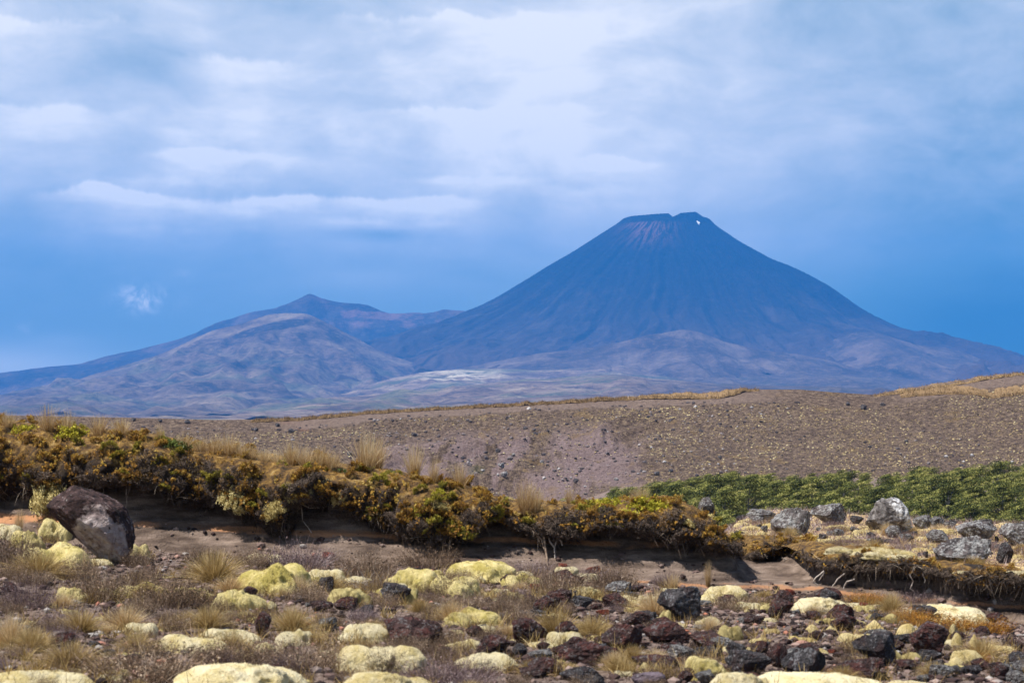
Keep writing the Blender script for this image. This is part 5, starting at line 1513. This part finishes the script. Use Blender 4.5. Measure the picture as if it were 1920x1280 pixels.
# ------------------------------------------------------------------ gravel and litter (stuff)
def gravel(rs):
    n = 46000
    x = rs.uniform(-6.2, 6.4, n); y = 9 + 12.5 * rs.rand(n) ** .85
    yf = yfoot(x)
    dens = .5 + .8 * fb2(x * .9 + 4, y * .9, 3) + .25 * sms(x, 0, 2)
    keep = (np.abs(x) < y * .31) & (rs.rand(n) < dens + .15) & ((y < yf - .12) | ((rs.rand(n) < .22 + .3 * fb2(x * 1.5, y * 2, 2)) & (y < yf + .45)))
    x, y = x[keep], y[keep]; n = len(x)
    z = G(x, y)
    s = .006 + .034 * rs.rand(n) ** 3.5 + .006 * rs.rand(n)
    V, Fc = ICO[1]
    sc = s[:, None] * (1, 1, .65) * (.7 + .6 * rs.rand(n, 3))
    VV = V[None] * (1 + .45 * (rs.rand(n, len(V), 1) - .5)) * sc[:, None]
    VV = VV + np.c_[x, y, z + s * .2][:, None]
    FF = (Fc[None] + (np.arange(n) * len(V))[:, None, None]).reshape(-1, 3)
    obj('gravel', mesh('gravel', VV.reshape(-1, 3), FF, M['gravel'], tint=np.repeat(rs.rand(n) ** 1.15, len(Fc))), label='scoria gravel strewn over the foreground soil', cat='gravel', kind='stuff')
gravel(np.random.RandomState(21))


def litter(rs):
    parts = []
    n = 60000
    x = rs.uniform(-6.2, 6.4, n); y = 9 + 12 * rs.rand(n) ** .9
    cl = fb2(x * 1.6, y * 1.6 + 7, 3) + .22 * fb2(x * 6, y * 6, 2)
    keep = (np.abs(x) < y * .31) & (cl > -.02 + .16 * sms(x, .5, 2.0)) & (y < yfoot(x) - .05)
    x, y, cl = x[keep], y[keep], cl[keep]; n = len(x)
    P = np.c_[x, y, G(x, y)]
    d = unit(np.c_[rs.normal(size=(n, 2)) * .8, np.abs(rs.normal(size=n)) * .8 + .15])
    V, Fc, T = ribbons(P, d, .035 + .07 * rs.rand(n), np.full(n, .006), rs.normal(size=(n, 3)) * .02, rs, 2, np.clip(rs.rand(n) * .8 + .3 * cl, 0, 1))
    obj('dry_litter', mesh('dry_litter', V, Fc, M['twig_brown'], tint=T), label='short dry stalks and twig litter covering the foreground soil', cat='litter', kind='stuff')
    n = 38000
    y = 20.6 + 13 * rs.rand(n); x = 1.9 + 11.5 * rs.rand(n)
    keep = (x < y * .40) & (y > yfoot(x) + .75 + 2.0 * gapw(x)) & (fb2(x * 1.3, y * 1.3 + 5, 3) > -.2)
    x, y = x[keep], y[keep]; n = len(x)
    d = unit(np.c_[rs.normal(size=(n, 2)) * .7, np.abs(rs.normal(size=n)) * .8 + .2])
    V, Fc, T = ribbons(np.c_[x, y, G(x, y)], d, .05 + .07 * rs.rand(n), np.full(n, .008), rs.normal(size=(n, 3)) * .02, rs, 2, np.clip(rs.rand(n) + .2 * fb2(x * 2, y * 2), 0, 1))
    obj('terrace_heath', mesh('terrace_heath', V, Fc, M['twig_purple'], tint=T), label='thin pink grey heath covering the stony terrace', cat='heath', kind='stuff')
litter(np.random.RandomState(22))
def skirts(rs):
    Ps = []
    for cx, cy, a, b in SKIRT:
        n = int(40 + 260 * a); t = rs.rand(n) * 6.283; q = .92 + .30 * np.abs(rs.normal(size=n))
        Ps.append(np.c_[cx + np.cos(t) * a * q, cy + np.sin(t) * b * q])
    P = np.concatenate(Ps); P = P[fb2(P[:, 0] * 2.2, P[:, 1] * 2.2 + 3, 2) > -.12]; n = len(P)
    P = np.c_[P, G(P[:, 0], P[:, 1])]
    V, Fc, T = ribbons(P, unit(np.c_[rs.normal(size=(n, 2)) * .5, np.ones(n)]), .04 + .09 * rs.rand(n), np.full(n, .007), rs.normal(size=(n, 3)) * .03, rs, 2, np.clip(rs.rand(n) * .7 + .5 * fb2(P[:, 0] * 3, P[:, 1] * 3, 2) + .15, 0, 1))
    obj('dry_grass', mesh('dry_grass', V, Fc, M['straw_gold'], tint=T), label='wispy dry grass growing round the feet of the moss cushions', cat='grass', kind='stuff')
skirts(np.random.RandomState(23))
rt = random.Random(5)
for i in range(120):
    px = rt.uniform(1385, 2130); row = rt.uniform(968, 1050); P = hit(px, row)
    if P[1] < yfoot(P[0]) + 1.3 + 2 * float(gapw(P[0])) or P[1] > 34: continue
    if i % 2: cushion(px, row, rt.uniform(24, 58), rt.uniform(7, 12), 'moss_gold', rt.randrange(4), 'small pad of golden moss between the terrace boulders', group='small golden moss pads on the terrace', P=P, skirt=False)
    else: rock(px, row, rt.uniform(9, 26), rt.uniform(7, 15), rt.choice(['rock_grey', 'rock_dark']), i, 'small stone half sunk in moss and heath on the terrace', name='stone', cat='stone', group='small stones on the terrace', P=P)

# ------------------------------------------------------------------ hillside cover
M['hspeck'] = material('hill_tussock', tintramp([(0, (.05, .038, .032)), (.35, (.13, .095, .072)), (.62, (.28, .205, .115)), (.85, (.46, .36, .18)), (1, (.60, .52, .30))]))
M['hstone'] = material('hill_stone', tintramp([(0, (.035, .032, .038)), (.5, (.10, .085, .09)), (.9, (.20, .17, .17)), (1, (.38, .36, .36))]))
def hill_cover(rs):
    def blobs(n, x, y, s, tint, mat_, name, lab, cat, fl=.7):
        V, Fc = ICO[1]; z = HZ(x, y)
        VV = V[None] * (1 + .5 * (rs.rand(n, len(V), 1) - .5)) * (s[:, None] * (1.2, 1, fl) * (.8 + .4 * rs.rand(n, 3)))[:, None] + np.c_[x, y, z + s * .15][:, None]
        FF = (Fc[None] + (np.arange(n) * len(V))[:, None, None]).reshape(-1, 3)
        obj(name, mesh(name, VV.reshape(-1, 3), FF, mat_, tint=np.repeat(tint, len(Fc))), label=lab, cat=cat, kind='stuff')
    n = 90000
    x = rs.uniform(-82, 86, n); y = rs.uniform(HY0 + 2, HY1 - 5, n)
    d = fb2(x * .07, y * .05, 4) + .18 * sms(x, 5, 20) + .5 * sms(y, 262, 271) * (x < -20)
    gl = (x > -22) & (x < 16) & (y < 266)
    keep = (rs.rand(n) < .55 + .8 * d) & (~gl | (rs.rand(n) < .28))
    x, y = x[keep], y[keep]; n = len(x)
    blobs(n, x, y, .035 + .10 * rs.rand(n) ** 2.2, np.clip(.85 * rs.rand(n) + .06 + .5 * fb2(x * .12, y * .12, 3), 0, 1), M['hspeck'], 'hill_scrub', 'dotted straw tussocks and scrub covering the long hillside', 'scrub')
    n = 16000
    x = rs.uniform(-82, 86, n); y = rs.uniform(HY0 + 2, HY1 - 3, n)
    keep = rs.rand(n) < .5 + .9 * fb2(x * .06 + 8, y * .05, 3) - .4 * sms(x, 20, 40)
    x, y = x[keep], y[keep]; n = len(x)
    blobs(n, x, y, .06 + .22 * rs.rand(n) ** 4, rs.rand(n) ** 1.3, M['hstone'], 'hill_rubble', 'grey lava rubble strewn over the long hillside', 'rubble', .8)
hill_cover(np.random.RandomState(31))
for i, (px, row, w, kd) in enumerate(((940, 877, 13, 'rock_grey'), (945, 895, 14, 'rock_grey'), (933, 848, 10, 'rock_dark'), (963, 855, 8, 'rock_grey'), (1232, 892, 12, 'rock_dark'), (1258, 886, 10, 'rock_dark'), (985, 806, 9, 'rock_dark'), (1016, 870, 10, 'rock_grey'),
        (775, 818, 10, 'rock_dark'), (1080, 905, 12, 'rock_dark'), (1155, 902, 9, 'rock_grey'), (700, 830, 9, 'rock_dark'), (655, 855, 12, 'rock_dark'), (1620, 768, 14, 'rock_dark'), (1655, 762, 10, 'rock_dark'), (1590, 760, 9, 'rock_dark'), (1530, 905, 9, 'rock_dark'),
        (520, 800, 10, 'rock_dark'), (480, 808, 9, 'rock_dark'), (350, 795, 12, 'rock_dark'), (300, 792, 8, 'rock_dark'), (250, 790, 10, 'rock_dark'), (545, 812, 12, 'rock_dark'), (1350, 860, 8, 'rock_dark'), (1700, 830, 8, 'rock_dark'))):
    Y = np.arange(HY0, HY1 + 5, .1); zz = ZC + (HOR - row) / F * Y; hzv = HZ((px - 960) / F * Y, Y); kk = np.nonzero(zz <= hzv)[0]
    Yh = Y[kk[0]] if len(kk) else HY1
    x = (px - 960) / F * Yh
    rock(px, row, w, w * .75, kd, i, 'dark lava block resting on the long hillside', name='boulder', cat='boulder', group='boulders on the hillside', P=np.array([x, Yh, float(HZ(x, Yh))]))

# turf edges along the crest of the hillside
def crest_turf(pts, thick, back, lab):
    """pts: (px,row) of its lower front edge along the crest"""
    p = np.array(pts, float); pxs = np.arange(p[0, 0], p[-1, 0], 2.0)
    rows = np.interp(pxs, p[:, 0], p[:, 1]) + 1.6 * fb2(pxs * .03, pxs * 0, 3) + 1.6 * fb2(pxs * .10, pxs * 0 + 4, 3)
    secs = []
    for a, b in zip(pxs, rows):
        Y = np.arange(HY0 + 20, HY1 + .05, .1); x = (a - 960) / F * Y; zz = ZC + (HOR - b) / F * Y; kk = np.nonzero(zz <= HZ(x, Y))[0]
        Yh = Y[kk[0]] if len(kk) else HY1 - .3
        x0 = (a - 960) / F * Yh
        e = min(1, (a - pxs[0]) / 25, (pxs[-1] - a) / 25)
        th = thick * (.15 + .85 * e) * max(.04, .60 + 2.0 * float(fb2(np.array([a * .035]), np.array([thick * 9]), 3)[0]))
        ys = np.array([Yh + .35, Yh, Yh - .05, Yh + .15, Yh + .5, Yh + back * .5, Yh + back])
        base = HZ(np.full(7, x0), ys)
        zz = base + np.array([0, -.05, .5, .95, 1.0, .8, -.15]) * th
        secs.append(np.c_[np.full(7, x0), ys, zz])
    A = np.array(secs); nx, m = A.shape[:2]
    f = grid_faces(nx, m); mi = np.tile(np.array([1, 1, 0, 0, 0, 0]), nx - 1)
    n = 9000 if len(pxs) > 300 else 3500
    r_ = np.random.RandomState(int(p[0, 0])); i = r_.randint(0, nx - 1, n); j = r_.rand(n) * 3.4 + 2; j0 = j.astype(int); j1 = np.minimum(j0 + 1, m - 1)
    B = A[i, j0] + (A[i, j1] - A[i, j0]) * (j - j0)[:, None] + (A[i + 1, j0] - A[i, j0]) * r_.rand(n)[:, None]
    V1, F1, T1 = ribbons(B, unit(np.c_[r_.normal(size=(n, 2)) * .5, np.ones(n)]), .10 + .34 * r_.rand(n) ** 2, np.full(n, .05), r_.normal(size=(n, 3)) * .05, r_, 1, r_.rand(n))
    VV = np.concatenate([A.reshape(-1, 3), V1]); FF = np.concatenate([f, F1 + nx * m])
    obj('turf_edge', mesh('turf_edge', VV, FF, [M['crest'], M['peat']], tint=np.concatenate([np.full(len(f), .5), T1]), midx=np.concatenate([mi, np.zeros(len(F1))])), label=lab, cat='turf')
M['crest'] = material('crest_grass', tintramp([(0, (.09, .055, .030)), (.5, (.22, .145, .075)), (1, (.40, .29, .15))]))
crest_turf([(470, 792), (560, 789), (640, 782), (700, 776), (790, 771), (860, 767), (960, 762), (1060, 757), (1180, 750)], .22, 2.0, 'thin brown turf edge along the crest, left long strip')
crest_turf([(1080, 755), (1170, 751), (1220, 749), (1280, 749), (1350, 748), (1375, 742), (1400, 735), (1425, 733)], .26, 4.5, 'golden turf strip curling along the middle of the crest')
crest_turf([(1640, 744), (1700, 737), (1760, 728), (1820, 718), (1880, 708), (1930, 702), (2050, 694)], .22, 5.5, 'golden turf strip on the top right of the crest')
crest_turf([(1690, 746), (1740, 742), (1790, 739), (1830, 741), (1850, 748), (1880, 745), (1930, 738), (2050, 730)], .20, 3.5, 'second lower turf strip at the right of the hillside')

# ------------------------------------------------------------------ forest
M['leaf_tree'] = material('beech_leaves', tintramp([(0, (.012, .018, .007)), (.28, (.038, .050, .016)), (.52, (.14, .155, .042)), (.78, (.28, .275, .075)), (1, (.42, .37, .14))]), transl=.25)
M['bark'] = material('grey_bark', lambda nt: ramp(nt, noise(nt, pos(nt), 6, 4), [(.3, (.13, .11, .10)), (.7, (.30, .28, .26))]))
def tree_meshes(seed):
    rs = np.random.RandomState(seed)
    # tiers of wind-swept sprays round a leaning trunk, tree about 3.6 m tall
    H = 3.6
    clumps = []
    for i in range(44):
        t = .22 + .78 * rs.rand()
        rad = (1.45 * (1 - t) ** .55 + .15) * (.45 + .55 * rs.rand()); a = rs.rand() * 6.283
        clumps.append((math.cos(a) * rad + .25 * t, math.sin(a) * rad, H * t * (.93 + .1 * rs.rand()), .28 + .22 * rs.rand(), rs.rand()))
    C = np.array(clumps)
    n = 6000; k = rs.randint(0, len(C), n)
    d = unit(rs.normal(size=(n, 3))); d[:, 2] = np.where(d[:, 2] < -.2, -d[:, 2], d[:, 2])
    rad = rs.rand(n) ** .35
    P = C[k, :3] + d * (C[k, 3] * rad)[:, None] * (1.5, 1.1, .50) + np.c_[np.zeros(n), np.zeros(n), (d[:, 0] * C[k, 3] * rad) * .30]
    nr = unit(rs.normal(size=(n, 3)) * .6 + (0, 0, 1.0) + d * .5)
    tint = np.clip(.08 + .50 * C[k, 4] + .35 * rs.rand(n) + .12 * (rad - .5), 0, 1)
    V, Fc, T = leaves(P, nr, .065 + .06 * rs.rand(n), rs, tint, .7)
    crown = mesh('crown', V, Fc, M['leaf_tree'], tint=T)
    parts = []
    tr = [(0, 0, -.4), (.05, 0, .8), (.12, .03, 1.8), (.22, 0, 3.1)]
    v, f, _ = root(tr, .09, .02, None, '', '', ''); parts.append((v, f, None, 0))
    for q in range(12):
        c = C[q]; z0 = max(.5, c[2] * .7)
        v, f, _ = root([(.06 * z0, 0, z0), ((c[0] + .06 * z0) / 2, c[1] / 2, (z0 + c[2]) / 2 + .05), tuple(c[:3])], .03, .008, None, '', '', ''); parts.append((v, f, None, 0))
    V, FF, _, _ = join(parts)
    return crown, mesh('trunk', V, FF, M['bark'], smooth=True)
TREES = [tree_meshes(s) for s in range(5)]
def forest():
    rs = np.random.RandomState(77)
    FTOP = [(1100, 935), (1130, 922), (1190, 912), (1250, 905), (1290, 900), (1320, 888), (1380, 887), (1450, 893), (1520, 893), (1600, 888), (1680, 887), (1720, 880), (1800, 880), (1850, 876), (1920, 868), (2100, 860)]
    pts = []
    Y = 118.0
    while Y < 186:
        stepx = 2.55
        x0 = (1040 - 960) / F * Y; x1 = (1985 - 960) / F * Y
        x = x0 + rs.rand() * stepx
        while x < x1:
            pts.append((x + rs.normal() * .4, Y + rs.normal() * .7)); x += stepx * (.75 + .5 * rs.rand())
        Y += 3.9
    cnt = 0
    for x, y in pts:
        px = 960 + x * F / y
        s = .7 + .65 * rs.rand()
        # stand of trees on rising ground: the belt's own ground level
        g = float(G(x, y))
        toprow = HOR - (g + 3.6 * s - ZC) * F / y
        lim = float(interp(px, FTOP)) + rs.normal() * 3
        if toprow < lim:
            s2 = ((HOR - lim) / F * y + ZC - g) / 3.6
            if s2 < .28: continue
            s = s2
        if px < 1290 and y < 140: continue
        cr, tk = TREES[rs.randint(5)]
        e = obj('beech_tree', None, label='small dark green mountain beech tree in the dense belt below the hillside', cat='tree', group='beech trees in the dense belt', loc=(x, y, g), rot=(0, 0, rs.rand() * .9 - .45), scale=(s, s, s))
        obj('crown', cr, parent=e); obj('trunk', tk, parent=e)
        cnt += 1
    print('TREES', cnt)
forest()

# ------------------------------------------------------------------ haze
def haze():
    x0, x1, y0, y1, z0, z1 = -14000, 14000, -320, 12300, -60, 1090
    V = np.array([(x, y, z) for x in (x0, x1) for y in (y0, y1) for z in (z0, z1)])
    Fc = np.array([(0, 1, 3, 2), (4, 6, 7, 5), (0, 4, 5, 1), (2, 3, 7, 6), (0, 2, 6, 4), (1, 5, 7, 3)])
    m = bpy.data.materials.new('air_haze'); m.use_nodes = True; nt = m.node_tree; nt.nodes.clear()
    out = nt.nodes.new('ShaderNodeOutputMaterial'); pv = nt.nodes.new('ShaderNodeVolumePrincipled')
    pv.inputs['Color'].default_value = (.03, .33, .98, 1); pv.inputs['Density'].default_value = 7.0e-5; pv.inputs['Anisotropy'].default_value = 0.0
    nt.links.new(pv.outputs[0], out.inputs['Volume'])
    obj('haze', mesh('haze', V, Fc, m), kind='stuff', label='thin blue air haze between the viewer and the mountains', cat='haze')
haze()
